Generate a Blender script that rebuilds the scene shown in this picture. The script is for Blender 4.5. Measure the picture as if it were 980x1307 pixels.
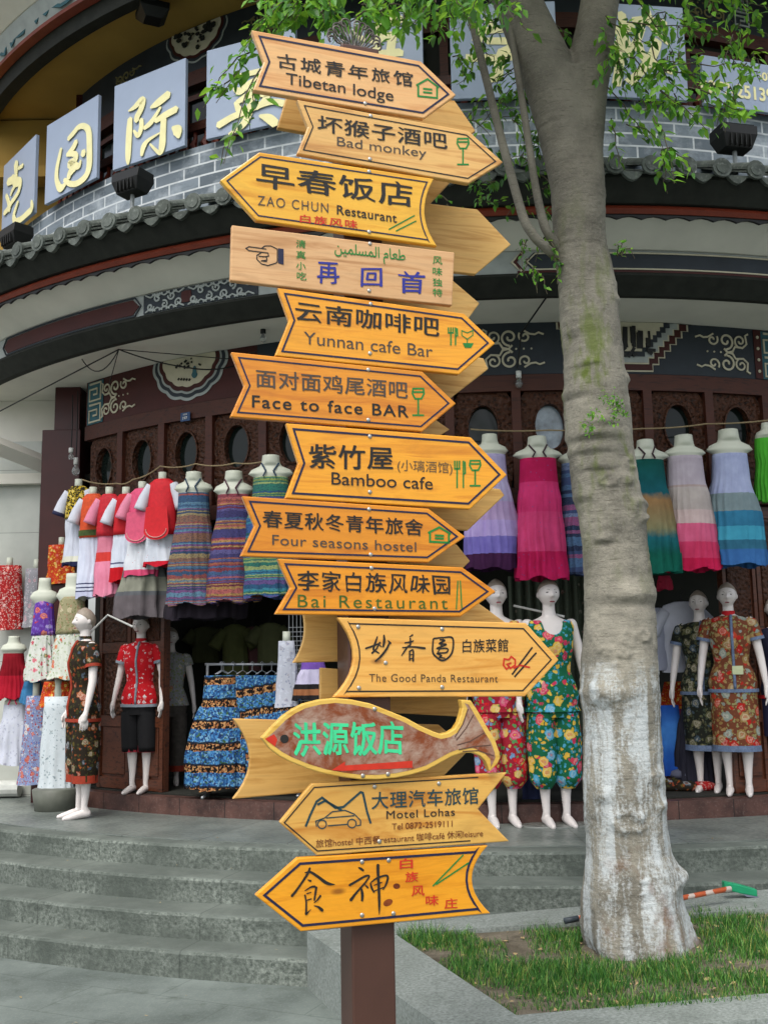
import bpy, bmesh, math, random
from math import sin, cos, pi, radians, atan, atan2, sqrt, hypot, degrees
from mathutils import Vector, Matrix, noise
random.seed(7)
S = bpy.context.scene
COL = S.collection
for o in list(bpy.data.objects): bpy.data.objects.remove(o)

# ------------------------------------------------------------------ camera
F_PX, CX, CY = 1322.0, 490.0, 653.5          # focal length in photo pixels, picture centre
PITCH, ROLL, EYE = radians(8.45), radians(-1.0), 1.76
def ray(x, y):
    u = (x - CX) / F_PX; v = (CY - y) / F_PX
    c, s = cos(ROLL), sin(ROLL)
    u, v = u * c - v * s, u * s + v * c
    return Vector((u, cos(PITCH) - v * sin(PITCH), sin(PITCH) + v * cos(PITCH)))
ORG = Vector((0, 0, EYE))
cam_d = bpy.data.cameras.new('camera'); cam = bpy.data.objects.new('camera', cam_d); COL.objects.link(cam)
cam_d.sensor_fit = 'VERTICAL'; cam_d.sensor_height = 24.0; cam_d.sensor_width = 18.0
cam_d.lens = 24.0 * F_PX / 1307.0
cam_d.clip_start = 0.05; cam_d.clip_end = 500
_c0 = ray(CX, CY); _r = (ray(CX + F_PX, CY) - _c0).normalized(); _u = (ray(CX, CY - F_PX) - _c0).normalized(); _b = -_c0.normalized()
cam.matrix_world = Matrix(((_r.x, _u.x, _b.x, 0), (_r.y, _u.y, _b.y, 0), (_r.z, _u.z, _b.z, EYE), (0, 0, 0, 1)))
S.camera = cam

# ------------------------------------------------------------------ light
SUN_EL, SUN_AZ = radians(58), radians(200)    # azimuth clockwise from +Y : behind the photographer, a little left
w = bpy.data.worlds.new('World'); S.world = w; w.use_nodes = True
wn = w.node_tree; wn.nodes.clear()
sky = wn.nodes.new('ShaderNodeTexSky'); sky.sky_type = 'NISHITA'; sky.sun_disc = False
sky.sun_elevation = SUN_EL; sky.sun_rotation = SUN_AZ; sky.air_density = 1.0; sky.dust_density = 4.0; sky.ozone_density = 1.0
hs = wn.nodes.new('ShaderNodeHueSaturation'); hs.inputs['Saturation'].default_value = 0.42
bg = wn.nodes.new('ShaderNodeBackground'); bg.inputs['Strength'].default_value = 0.15
wo = wn.nodes.new('ShaderNodeOutputWorld')
wn.links.new(sky.outputs[0], hs.inputs['Color']); wn.links.new(hs.outputs[0], bg.inputs[0]); wn.links.new(bg.outputs[0], wo.inputs[0])
sd = bpy.data.lights.new('sun', 'SUN'); sd.energy = 0.9; sd.angle = radians(25); sd.color = (1.0, 0.97, 0.92)
sun = bpy.data.objects.new('sun', sd); COL.objects.link(sun)
_sdir = Vector((sin(SUN_AZ) * cos(SUN_EL), cos(SUN_AZ) * cos(SUN_EL), sin(SUN_EL)))
sun.rotation_euler = _sdir.to_track_quat('Z', 'Y').to_euler(); sun.location = _sdir * 30
S.view_settings.view_transform = 'Standard'; S.view_settings.look = 'None'
S.view_settings.gamma = 1; S.view_settings.use_curve_mapping = False
S.view_settings.exposure = 0.78
S.cycles.max_bounces = 8; S.cycles.diffuse_bounces = 4
S.cycles.use_denoising = True

# ------------------------------------------------------------------ helpers: geometry from the photo's rays
def atY(x, y, Y):
    r = ray(x, y); return ORG + r * (Y / r.y)
def atZ(x, y, z):
    r = ray(x, y); return ORG + r * ((z - EYE) / r.z)
BC = Vector((1.25, 13.9)); R0 = 6.0            # axis and radius of the rounded shop front
def onR(x, y, R):
    r = ray(x, y); a = r.x**2 + r.y**2; b = -2 * (r.x * BC.x + r.y * BC.y); c = BC.length_squared - R * R
    D = max(b * b - 4 * a * c, 0); return ORG + r * ((-b - sqrt(D)) / (2 * a))
def phi_of(x, y, R):
    p = onR(x, y, R); return atan2(p.x - BC.x, BC.y - p.y)
def cyl(phi, z, R): return Vector((BC.x + R * sin(phi), BC.y - R * cos(phi), z))

# ------------------------------------------------------------------ helpers: objects
def link(o, parent=None):
    COL.objects.link(o)
    if parent: o.parent = parent
    return o
def tag(o, label=None, cat=None, group=None, kind=None):
    if label: o['label'] = label
    if cat: o['category'] = cat
    if group: o['group'] = group
    if kind: o['kind'] = kind
    return o
def empty(name, loc, rz=0, label=None, cat=None, group=None):
    o = bpy.data.objects.new(name, None); o.location = loc; o.rotation_euler = (0, 0, rz); o.empty_display_size = .1
    link(o); return tag(o, label, cat, group)
class MB:
    """collects vertices and faces, then becomes one mesh object"""
    def __init__(s): s.v = []; s.f = []; s.mi = []; s.cur = 0
    def add(s, vs, fs, M=None):
        b = len(s.v)
        s.v += [tuple(M @ Vector(p)) for p in vs] if M is not None else [tuple(p) for p in vs]
        for f in fs: s.f.append(tuple(b + i for i in f)); s.mi.append(s.cur)
    def box(s, c, d, M=None):
        x, y, z = c; a, b, e = d[0] / 2, d[1] / 2, d[2] / 2
        vs = [(x + i * a, y + j * b, z + k * e) for i in (-1, 1) for j in (-1, 1) for k in (-1, 1)]
        s.add(vs, [(0, 1, 3, 2), (4, 6, 7, 5), (0, 4, 5, 1), (2, 3, 7, 6), (0, 2, 6, 4), (1, 5, 7, 3)], M)
    def loft(s, rings, cap0=True, cap1=True, closed=True):
        n = len(rings[0]); b = len(s.v)
        for r in rings: s.v += [tuple(p) for p in r]
        for i in range(len(rings) - 1):
            for j in range(n if closed else n - 1):
                k = (j + 1) % n
                s.f.append((b + i * n + j, b + i * n + k, b + (i + 1) * n + k, b + (i + 1) * n + j)); s.mi.append(s.cur)
        if cap0: s.f.append(tuple(b + j for j in range(n))[::-1]); s.mi.append(s.cur)
        if cap1: s.f.append(tuple(b + (len(rings) - 1) * n + j for j in range(n))); s.mi.append(s.cur)
    def tube(s, pts, rad, n=8, cap=True):
        pts = [Vector(p) for p in pts]
        if not hasattr(rad, '__len__'): rad = [rad] * len(pts)
        rings = []; up = Vector((0, 0, 1)); prev = None
        for i, p in enumerate(pts):
            t = (pts[min(i + 1, len(pts) - 1)] - pts[max(i - 1, 0)])
            t = t.normalized() if t.length > 1e-9 else Vector((0, 0, 1))
            if prev is None:
                a = up.cross(t); a = a if a.length > .05 else Vector((1, 0, 0)).cross(t)
            else: a = prev - t * prev.dot(t)
            a.normalize(); prev = a; b = t.cross(a)
            rings.append([p + (a * cos(2 * pi * k / n) + b * sin(2 * pi * k / n)) * rad[i] for k in range(n)])
        s.loft(rings, cap, cap)
    def ball(s, c, r, n=10, m=6, sc=(1, 1, 1)):
        rings = []
        for i in range(1, m):
            t = pi * i / m
            rings.append([(c[0] + r * sc[0] * sin(t) * cos(2 * pi * k / n), c[1] + r * sc[1] * sin(t) * sin(2 * pi * k / n), c[2] - r * sc[2] * cos(t)) for k in range(n)])
        s.loft(rings)
    def build(s, name, mat, parent=None, smooth=False, loc=None, rz=0, bevel=0, sub=0):
        me = bpy.data.meshes.new(name); me.from_pydata(s.v, [], s.f); me.update()
        bm = bmesh.new(); bm.from_mesh(me); bmesh.ops.recalc_face_normals(bm, faces=bm.faces); bm.to_mesh(me); bm.free()
        for m in (mat if isinstance(mat, (list, tuple)) else [mat]): me.materials.append(m)
        for p, mi in zip(me.polygons, s.mi): p.use_smooth = smooth; p.material_index = mi
        o = bpy.data.objects.new(name, me); link(o, parent)
        if loc is not None: o.location = loc
        o.rotation_euler.z = rz
        if bevel:
            b = o.modifiers.new('bevel', 'BEVEL'); b.width = bevel; b.segments = 2; b.limit_method = 'ANGLE'; b.angle_limit = radians(40)
        if sub:
            b = o.modifiers.new('sub', 'SUBSURF'); b.levels = sub; b.render_levels = sub
        return o
    def arc(s, prof, p0, p1, n, closed=True):
        """revolve an (r, z) profile about the building axis"""
        s.loft([[cyl(p0 + (p1 - p0) * i / n, z, r) for r, z in prof] for i in range(n + 1)], True, True, closed)

# ------------------------------------------------------------------ helpers: materials
def H(h):
    h = h.lstrip('#'); c = [int(h[i:i + 2], 16) / 255 for i in (0, 2, 4)]
    return tuple(x / 12.92 if x <= .04045 else ((x + .055) / 1.055) ** 2.4 for x in c) + (1,)
class NT:
    def __init__(s, name, rough=.6, spec=.4):
        s.m = bpy.data.materials.new(name); s.m.use_nodes = True; s.t = s.m.node_tree
        s.b = s.t.nodes['Principled BSDF']; s.b.inputs['Roughness'].default_value = rough; s.b.inputs['Specular IOR Level'].default_value = spec
        s._c = None
    def n(s, t, **k):
        o = s.t.nodes.new('ShaderNode' + t)
        for a, b in k.items(): setattr(o, a, b)
        return o
    def l(s, a, b): s.t.links.new(a, b)
    def coords(s, scale=(1, 1, 1), rnd=False, which='Object'):
        tc = s.n('TexCoord'); v = tc.outputs[which]
        if rnd:
            oi = s.n('ObjectInfo'); mu = s.n('Math', operation='MULTIPLY'); mu.inputs[1].default_value = 37; s.l(oi.outputs['Random'], mu.inputs[0])
            ad = s.n('VectorMath', operation='ADD'); s.l(v, ad.inputs[0]); s.l(mu.outputs[0], ad.inputs[1]); v = ad.outputs[0]
        mp = s.n('Mapping'); mp.inputs['Scale'].default_value = scale; s.l(v, mp.inputs[0]); return mp.outputs[0]
    def noise(s, v, scale=5, detail=4, rough=.55, dist=0):
        t = s.n('TexNoise'); t.inputs['Scale'].default_value = scale; t.inputs['Detail'].default_value = detail; t.inputs['Roughness'].default_value = rough; t.inputs['Distortion'].default_value = dist
        s.l(v, t.inputs['Vector']); return t.outputs['Fac']
    def vor(s, v, scale=5, out='Distance', feature='F1', rnd=1):
        t = s.n('TexVoronoi', feature=feature); t.inputs['Scale'].default_value = scale; t.inputs['Randomness'].default_value = rnd
        s.l(v, t.inputs['Vector']); return t.outputs[out]
    def ramp(s, fac, stops, interp='LINEAR'):
        r = s.n('ValToRGB'); cr = r.color_ramp; cr.interpolation = interp
        while len(cr.elements) > 1: cr.elements.remove(cr.elements[-1])
        cr.elements[0].position = stops[0][0]; cr.elements[0].color = stops[0][1]
        for p, c in stops[1:]:
            e = cr.elements.new(p); e.color = c
        s.l(fac, r.inputs[0]); return r.outputs['Color']
    def mix(s, fac, a, b, mode='MIX'):
        x = s.n('Mix', data_type='RGBA', blend_type=mode)
        for v, i in ((fac, 0), (a, 6), (b, 7)):
            if hasattr(v, 'is_linked'): s.l(v, x.inputs[i])
            else: x.inputs[i].default_value = v
        return x.outputs[2]
    def math(s, op, a, b=0.0, c=None):
        x = s.n('Math', operation=op)
        for i, v in enumerate((a, b) if c is None else (a, b, c)):
            if hasattr(v, 'is_linked'): s.l(v, x.inputs[i])
            else: x.inputs[i].default_value = v
        return x.outputs[0]
    def sep(s, v):
        x = s.n('SeparateXYZ'); s.l(v, x.inputs[0]); return x.outputs
    def bump(s, h, strength=.3, dist=.01):
        b = s.n('Bump'); b.inputs['Strength'].default_value = strength; b.inputs['Distance'].default_value = dist
        s.l(h, b.inputs['Height']); s.l(b.outputs[0], s.b.inputs['Normal'])
    def col(s, c):
        if hasattr(c, 'is_linked'): s.l(c, s.b.inputs['Base Color'])
        else: s.b.inputs['Base Color'].default_value = c
        return s
def W(v): return (v, v, v, 1)
_mc = {}
def plain(hexc, rough=.6, var=.12, scale=14, spec=.35, bump=0, metal=0):
    """one colour with a little wear in it"""
    k = (hexc, rough, var, scale, spec, bump, metal)
    if k in _mc: return _mc[k]
    t = NT('paint_' + hexc.strip('#'), rough, spec); c = H(hexc)
    v = t.coords(); nz = t.noise(v, scale, 5)
    lo = tuple(x * (1 - var) for x in c[:3]) + (1,); hi = tuple(min(1, x * (1 + var)) for x in c[:3]) + (1,)
    t.col(t.ramp(nz, [(.3, lo), (.7, hi)])); t.b.inputs['Metallic'].default_value = metal
    if bump: t.bump(t.noise(v, scale * 4, 4), bump, .004)
    _mc[k] = t.m; return t.m
def wood(name, dark, light, gscale=9, rough=.35, knots=True, coat=.2):
    t = NT(name, rough, .4)
    v = t.coords((.55, 1, 1), rnd=True)
    wob = t.noise(v, 3, 2); v2 = t.coords((1.1, gscale, gscale * 1.6), rnd=True)
    g = t.noise(v2, 2.6, 6, .6, .6)
    c = t.ramp(g, [(.22, tuple(x * .72 for x in H(dark)[:3]) + (1,)), (.34, H(dark)), (.5, H(light)), (.66, tuple(x * .84 for x in H(light)[:3]) + (1,)), (.8, H(dark))])
    st = t.noise(t.coords((.9, 2, 2.2), rnd=True), 4.5, 5, .7, .8); c = t.mix(t.ramp(st, [(.55, W(0)), (.78, W(.4))]), c, tuple(x * .55 for x in H(dark)[:3]) + (1,))
    c = t.mix(t.ramp(wob, [(.4, W(0)), (.75, W(.45))]), c, H(dark))
    if knots:
        vk = t.coords((1, 1, 2.4), rnd=True)
        kd = t.vor(vk, 2.6); c = t.mix(t.ramp(kd, [(.03, W(.75)), (.075, W(.0))]), c, H('#6e3a10'))
    t.col(c); t.bump(g, .06, .002); t.b.inputs['Coat Weight'].default_value = coat; t.b.inputs['Coat Roughness'].default_value = .25
    return t.m

# ------------------------------------------------------------------ materials of the setting
def cylc(t, R=R0):
    """arc length along the front and height, as two sockets"""
    g = t.n('NewGeometry'); x = t.sep(g.outputs['Position'])
    a = t.math('ARCTAN2', t.math('SUBTRACT', x[0], BC.x), t.math('SUBTRACT', BC.y, x[1]))
    return t.math('MULTIPLY', a, R), x[2], g
def comb(t, a, b, c=0.0):
    x = t.n('CombineXYZ')
    for i, v in enumerate((a, b, c)):
        if hasattr(v, 'is_linked'): t.l(v, x.inputs[i])
        else: x.inputs[i].default_value = v
    return x.outputs[0]
def joint(t, s, period, wid):
    f = t.math('FRACT', t.math('DIVIDE', s, period)); return t.math('LESS_THAN', f, wid / period)
def m_stone(name, tread, rough_c, pale, joints=1.15):
    t = NT(name, .8, .3); s, z, g = cylc(t, 7.3)
    v = t.coords(); n1 = t.noise(v, 2.2, 6, .65); n2 = t.noise(v, 42, 4, .7); n3 = t.noise(v, 9, 4, .6)
    up = t.sep(g.outputs['Normal'])[2]
    ris = t.mix(t.ramp(n2, [(.36, W(0)), (.66, W(1))]), H(rough_c), H(pale))
    ris = t.mix(t.ramp(n1, [(.35, W(.0)), (.62, W(.75))]), H(rough_c), ris)
    tr = t.mix(t.ramp(n3, [(.3, W(0)), (.75, W(.55))]), H(tread), H(rough_c))
    tr = t.mix(t.ramp(n1, [(.45, W(0)), (.8, W(.4))]), tr, H(pale))
    c = t.mix(t.math('GREATER_THAN', up, .5), ris, tr)
    if joints: c = t.mix(t.math('MULTIPLY', joint(t, s, joints, .010), .38), c, H('#2e332f'))
    t.col(c); t.bump(n2, .5, .012); return t.m
M_step = m_stone('step_stone', '#5c635d', '#4c534d', '#959d94')
M_landing = None
t = NT('landing_tile', .32, .5); s, z, g = cylc(t, 6.5); v = t.coords()
n1 = t.noise(v, 1.6, 5, .6); n2 = t.noise(v, 30, 4)
c = t.mix(t.ramp(n1, [(.35, W(0)), (.7, W(1))]), H('#5a615d'), H('#7e857f'))
c = t.mix(t.math('MULTIPLY', joint(t, s, .6, .008), .6), c, H('#33372f'))
t.col(c); t.l(t.ramp(n2, [(.3, W(.28)), (.7, W(.5))]), t.b.inputs['Roughness']); M_landing = t.m
t = NT('plinth_stone', .5, .4); s, z, g = cylc(t, 5.9); v = t.coords((1, 1, 1))
n1 = t.noise(v, 5, 6, .7); n2 = t.noise(v, 60, 3)
c = t.mix(t.ramp(n1, [(.3, W(0)), (.72, W(1))]), H('#2c1c19'), H('#62443c'))
c = t.mix(t.ramp(n2, [(.55, W(0)), (.8, W(.35))]), c, H('#8a7d74'))
c = t.mix(joint(t, s, .42, .007), c, H('#171210')); t.col(c); t.bump(n2, .15, .003); M_plinth = t.m
t = NT('ground_paving', .85, .3); v = t.coords(); n1 = t.noise(v, 1.3, 6, .65); n2 = t.noise(v, 60, 4, .7); n3 = t.noise(v, 7, 4, .6, .4)
bk = t.n('TexBrick'); bk.offset = .5; bk.inputs['Scale'].default_value = 1; bk.inputs['Brick Width'].default_value = .9; bk.inputs['Row Height'].default_value = .45
bk.inputs['Mortar Size'].default_value = .006; bk.inputs['Mortar Smooth'].default_value = .4
mp = t.n('Mapping'); mp.inputs['Rotation'].default_value = (0, 0, radians(24)); t.l(t.n('TexCoord').outputs['Object'], mp.inputs[0]); t.l(mp.outputs[0], bk.inputs['Vector'])
c = t.mix(t.ramp(n1, [(.35, W(0)), (.7, W(1))]), H('#565e5a'), H('#7a837e'))
c = t.mix(t.ramp(n3, [(.55, W(0)), (.72, W(.5))]), c, H('#40473f')); c = t.mix(t.ramp(n2, [(.5, W(0)), (.8, W(.4))]), c, H('#8c948d'))
c = t.mix(t.math('MULTIPLY', bk.outputs['Fac'], .3), c, H('#3a403b')); t.col(c); t.bump(n2, .4, .006); M_ground = t.m
t = NT('kerb_granite', .75, .3); v = t.coords(); n1 = t.noise(v, 3, 6, .65); n2 = t.noise(v, 70, 4, .7)
c = t.mix(t.ramp(n2, [(.35, W(0)), (.7, W(1))]), H('#69706b'), H('#989f9a')); c = t.mix(t.ramp(n1, [(.45, W(0)), (.75, W(.6))]), c, H('#575e57')); t.col(c); t.bump(n2, .3, .005); M_kerb = t.m
t = NT('bare_soil', .95, .1); v = t.coords(); n1 = t.noise(v, 4, 6, .7); n2 = t.noise(v, 60, 4, .7)
c = t.mix(t.ramp(n1, [(.3, W(0)), (.7, W(1))]), H('#4c463a'), H('#857d6e')); c = t.mix(t.ramp(n2, [(.5, W(0)), (.75, W(.6))]), c, H('#35322a')); t.col(c); t.bump(n2, .8, .02); M_soil = t.m
M_plaster = plain('#d3d0c5', .85, .07, 3)
M_wallwhite = None
t = NT('white_wall_tile', .35, .4); g = t.n('NewGeometry'); x = t.sep(g.outputs['Position']); v = t.coords(); n1 = t.noise(v, 2, 4)
c = t.mix(t.ramp(n1, [(.3, W(0)), (.7, W(1))]), H('#a4a8a0'), H('#c2c5bc'))
c = t.mix(t.math('MULTIPLY', t.math('MAXIMUM', joint(t, x[0], .42, .006), joint(t, x[2], .62, .006)), .6), c, H('#4e524c')); t.col(c); M_wallwhite = t.m
M_darkwood = None
def m_carved(name, dark, light, sc=34):
    t = NT(name, .5, .35); v = t.coords(); d = t.vor(v, sc, 'Distance', 'SMOOTH_F1'); n = t.noise(v, 26, 4, .6, 1.2)
    h = t.math('ADD', t.math('MULTIPLY', d, 1.0), t.math('MULTIPLY', n, .8))
    c = t.ramp(h, [(.45, H(dark)), (.8, H(light))]); t.col(c); t.bump(h, .9, .03); return t.m
M_carved = m_carved('carved_wood', '#180b05', '#43230f')
M_redwood = wood('red_brown_wood', '#2a0e05', '#48200f', 14, .6, False, 0)
M_doorwood = wood('door_wood', '#2c160c', '#5b3220', 12, .4, False, .1)
M_pillar = plain('#3a1210', .4, .15, 6)
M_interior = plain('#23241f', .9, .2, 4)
M_roofdark = plain('#22241f', .8, .3, 10, .3, .2)
M_tile = None
t = NT('grey_roof_tile', .7, .35); v = t.coords(); n1 = t.noise(v, 7, 5, .65); n2 = t.noise(v, 40, 4)
c = t.mix(t.ramp(n1, [(.3, W(0)), (.7, W(1))]), H('#2c322f'), H('#6d746e')); gi = t.n('NewGeometry'); c = t.mix(t.math('MULTIPLY', gi.outputs['Random Per Island'], .55), c, H('#3a4038')); c = t.mix(t.ramp(n2, [(.55, W(0)), (.8, W(.4))]), c, H('#a8ada6')); t.col(c); t.bump(n2, .3, .005); M_tile = t.m
t = NT('grey_brick', .7, .3); s, z, g = cylc(t, 6.35); v = comb(t, s, z)
bk = t.n('TexBrick'); bk.offset = .5; bk.inputs['Scale'].default_value = 1; bk.inputs['Brick Width'].default_value = .32; bk.inputs['Row Height'].default_value = .105
bk.inputs['Mortar Size'].default_value = .008; bk.inputs['Mortar Smooth'].default_value = .1
bk.inputs['Color1'].default_value = H('#7a858e'); bk.inputs['Color2'].default_value = H('#59636b'); bk.inputs['Mortar'].default_value = H('#c9ced0'); t.l(v, bk.inputs['Vector'])
vv = t.coords(); n1 = t.noise(vv, 3, 6, .7)
n2 = t.noise(t.coords((3, 3, 14)), 2, 5, .7); c = t.mix(t.ramp(n1, [(.48, W(0)), (.7, W(.7))]), bk.outputs['Color'], H('#b4bcc2')); c = t.mix(t.ramp(n2, [(.5, W(0)), (.75, W(.6))]), c, H('#4a545a')); t.col(c); M_brick = t.m
M_navy = plain('#272e35', .6, .2, 5)
M_redbrown = plain('#3e130e', .6, .18, 5)
M_cream = plain('#b9b39c', .75, .1, 8)
M_palegrey = plain('#9aa09d', .7, .12, 9)
M_black = plain('#121312', .5, .2, 8)
M_yellow = plain('#a5853f', .8, .1, 2)
M_redline = plain('#6e2c1a', .45, .2, 9)
M_teal = plain('#2f5a63', .6, .2, 12)
M_panel = plain('#94a1b6', .35, .05, 3)
M_gold = plain('#e6dfa8', .45, .08, 6)
M_glassdark = None
t = NT('window_glass', .08, .6); t.b.inputs['Base Color'].default_value = H('#121a17'); t.b.inputs['Specular IOR Level'].default_value = .25; M_glassdark = t.m
t = NT('sky_painted_glass', .22, .8); v = t.coords(); n1 = t.noise(v, 8, 4); t.col(t.ramp(n1, [(.35, H('#46535c')), (.65, H('#8fa0ab'))])); M_skyglass = t.m  # pale mottled colour painted in for the sky reflected in one oval

# ------------------------------------------------------------------ ground, steps, planter
def sheet(name, x0, x1, y0, y1, z, mat, kind='structure'):
    m = MB(); m.add([(x0, y0, z), (x1, y0, z), (x1, y1, z), (x0, y1, z)], [(0, 1, 2, 3)])
    return tag(m.build(name, mat), kind=kind)
sheet('ground', -120, 120, -120, 140, 0, M_ground)
PA, PB = radians(-85), radians(62)
steps = empty('stone_steps', (0, 0, 0), 0, 'curved grey stone steps sweeping up to the shop landing', 'steps')
for k, (ri, ro, top) in enumerate(((3.0, 7.2, .6), (7.1, 7.48, .45), (7.38, 7.76, .30), (7.66, 8.0, .15))):
    m = MB(); m.arc([(ri, -.05), (ro, -.05), (ro, top - .07), (ro + .004, top - .02), (ro - .004, top - .005), (ro - .02, top), (ri, top)], PA, PB, 420)
    st_ = m.build('step', M_step, steps)
    for v in st_.data.vertices:      # worn, slightly wavy stone
        if v.co.z > .02:
            d = Vector((v.co.x - BC.x, v.co.y - BC.y, 0)).normalized(); q = v.co * 1.0; v.co += d * (.012 * noise.noise(q * 1.7) + .008 * noise.noise(q * 7)) + Vector((0, 0, .005 * noise.noise(q * 3.3 + Vector((9, 0, 0)))))
m = MB(); m.arc([(4.0, .6), (7.06, .6), (7.06, .609), (4.0, .609)], PA, PB, 90); m.build('landing_tiles', M_landing, steps)

def plz(x, y): return .30 + .05 * (x + .47)
ko = [(-.47, 6.07), (.27, 4.18), (3.3, 4.30), (3.3, 6.40)]; ki = [(.02, 5.88), (.50, 4.46), (3.0, 4.58), (3.0, 5.86)]
m = MB()
for i in range(4):
    j = (i + 1) % 4; a, b, c, d = ko[i], ko[j], ki[j], ki[i]
    top = [(p[0], p[1], plz(*p)) for p in (a, b, c, d)]; bot = [(p[0], p[1], -.05) for p in (a, b, c, d)]
    m.add(top + bot, [(0, 1, 2, 3), (0, 4, 5, 1), (2, 6, 7, 3)])
tag(m.build('planter_kerb', M_kerb, bevel=0), 'grey granite kerb framing the grass bed round the tree', 'kerb')
m = MB(); m.add([(p[0], p[1], plz(*p) - .025) for p in ki], [(0, 1, 2, 3)]); bmx = m.build('soil', M_soil); tag(bmx, kind='structure')

# ------------------------------------------------------------------ the building
bld = empty('shop_building', (0, 0, 0), 0, 'round fronted two storey shop with tiled eaves and painted friezes', 'building')
def arcpart(name, prof, mat, p0=PA, p1=PB, n=110, parent=bld, smooth=False):
    m = MB(); m.arc(prof, p0, p1, n); return m.build(name, mat, parent, smooth)
def rect(r0, r1, z0, z1): return [(r0, z0), (r1, z0), (r1, z1), (r0, z1)]
phL = phi_of(106, 800, R0)
arcpart('plinth', rect(3.0, R0 + .12, .607, .742), M_plinth, phL)
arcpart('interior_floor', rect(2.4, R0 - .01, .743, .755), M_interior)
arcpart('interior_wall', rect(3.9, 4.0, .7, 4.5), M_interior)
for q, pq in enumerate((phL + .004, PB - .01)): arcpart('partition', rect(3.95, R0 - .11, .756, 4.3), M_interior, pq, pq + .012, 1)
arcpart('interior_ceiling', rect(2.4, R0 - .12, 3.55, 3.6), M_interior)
arcpart('porch_ceiling', rect(2.4, 6.62, 4.425, 4.5), M_plaster)
arcpart('beam', [(6.6, 4.41), (6.68, 4.40), (6.80, 4.51), (6.80, 4.53), (6.6, 4.6)], M_roofdark)
arcpart('painted_beam', rect(6.62, 6.79, 4.532, 4.70), M_palegrey)
arcpart('soffit', [(6.75, 4.702), (6.81, 4.702), (7.08, 4.84), (7.08, 4.88), (6.75, 4.8)], M_plaster)
arcpart('eave_moulding', [(7.08, 4.83), (7.13, 4.825), (7.15, 4.855), (7.13, 4.885), (7.085, 4.882)], M_redline)
arcpart('eave_board', [(7.05, 4.89), (7.16, 4.89), (7.27, 5.02), (7.27, 5.06), (7.05, 5.06)], M_roofdark)
arcpart('brick_parapet', rect(6.15, 6.30, 5.2, 6.15), M_brick)
# tiled eave : one roof part, rows of half-round tiles with disc ends and scalloped drip tiles between
m = MB()
for i in range(int((PB - PA) / radians(1.95))):
    ph = PA + i * radians(1.95)
    rings = []
    for (r, z) in ((7.32, 5.07), (6.85, 5.30), (6.3, 5.60)):
        ring = []
        for k in range(9):
            a = pi * k / 8; ring.append(cyl(ph + cos(a) * .062 / r, z + sin(a) * .055 + .02, r))
        rings.append(ring)
    m.loft(rings, True, False)
    d = [cyl(ph + cos(2 * pi * k / 14) * .068 / 7.33, 5.085 + sin(2 * pi * k / 14) * .068, 7.335) for k in range(14)]
    d2 = [cyl(ph + cos(2 * pi * k / 14) * .068 / 7.33, 5.085 + sin(2 * pi * k / 14) * .068, 7.315) for k in range(14)]
    m.loft([d2, d])
    d = [cyl(ph + cos(2 * pi * k / 14) * .045 / 7.33, 5.085 + sin(2 * pi * k / 14) * .045, 7.342) for k in range(14)]
    m.loft([[(p[0], p[1], p[2]) for p in d], [p + (cyl(ph, 0, 7.336) - cyl(ph, 0, 7.35)) for p in d]])
    p2 = ph + radians(.975)   # drip tile
    tri = [(-.075, 5.05), (.075, 5.05), (.06, 5.025), (.03, 5.0), (0, 4.988), (-.03, 5.0), (-.06, 5.025)]
    m.loft([[cyl(p2 + a / 7.3, z, 7.27) for a, z in tri], [cyl(p2 + a / 7.3, z, 7.30) for a, z in tri]])
m.arc([(7.3, 5.035), (7.3, 5.05), (6.3, 5.58), (6.3, 5.5)], PA, PB, 100)
m.build('tiled_roof', M_tile, bld)
# a wavy trim of small drip tiles under the red moulding
m = MB(); n = 420
for i in range(n):
    a = PA + (PB - PA) * i / n; b = PA + (PB - PA) * (i + 1) / n
    h0 = 4.79 + .022 * abs(sin(i * pi / 4)); h1 = 4.79 + .022 * abs(sin((i + 1) * pi / 4))
    m.add([cyl(a, h0, 7.10), cyl(b, h1, 7.10), cyl(b, 4.835, 7.10), cyl(a, 4.835, 7.10), cyl(a, h0, 7.12), cyl(b, h1, 7.12), cyl(b, 4.835, 7.12), cyl(a, 4.835, 7.12)], [(0, 1, 2, 3), (7, 6, 5, 4), (0, 4, 5, 1)])
m.build('drip_trim', M_black, bld)

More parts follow.
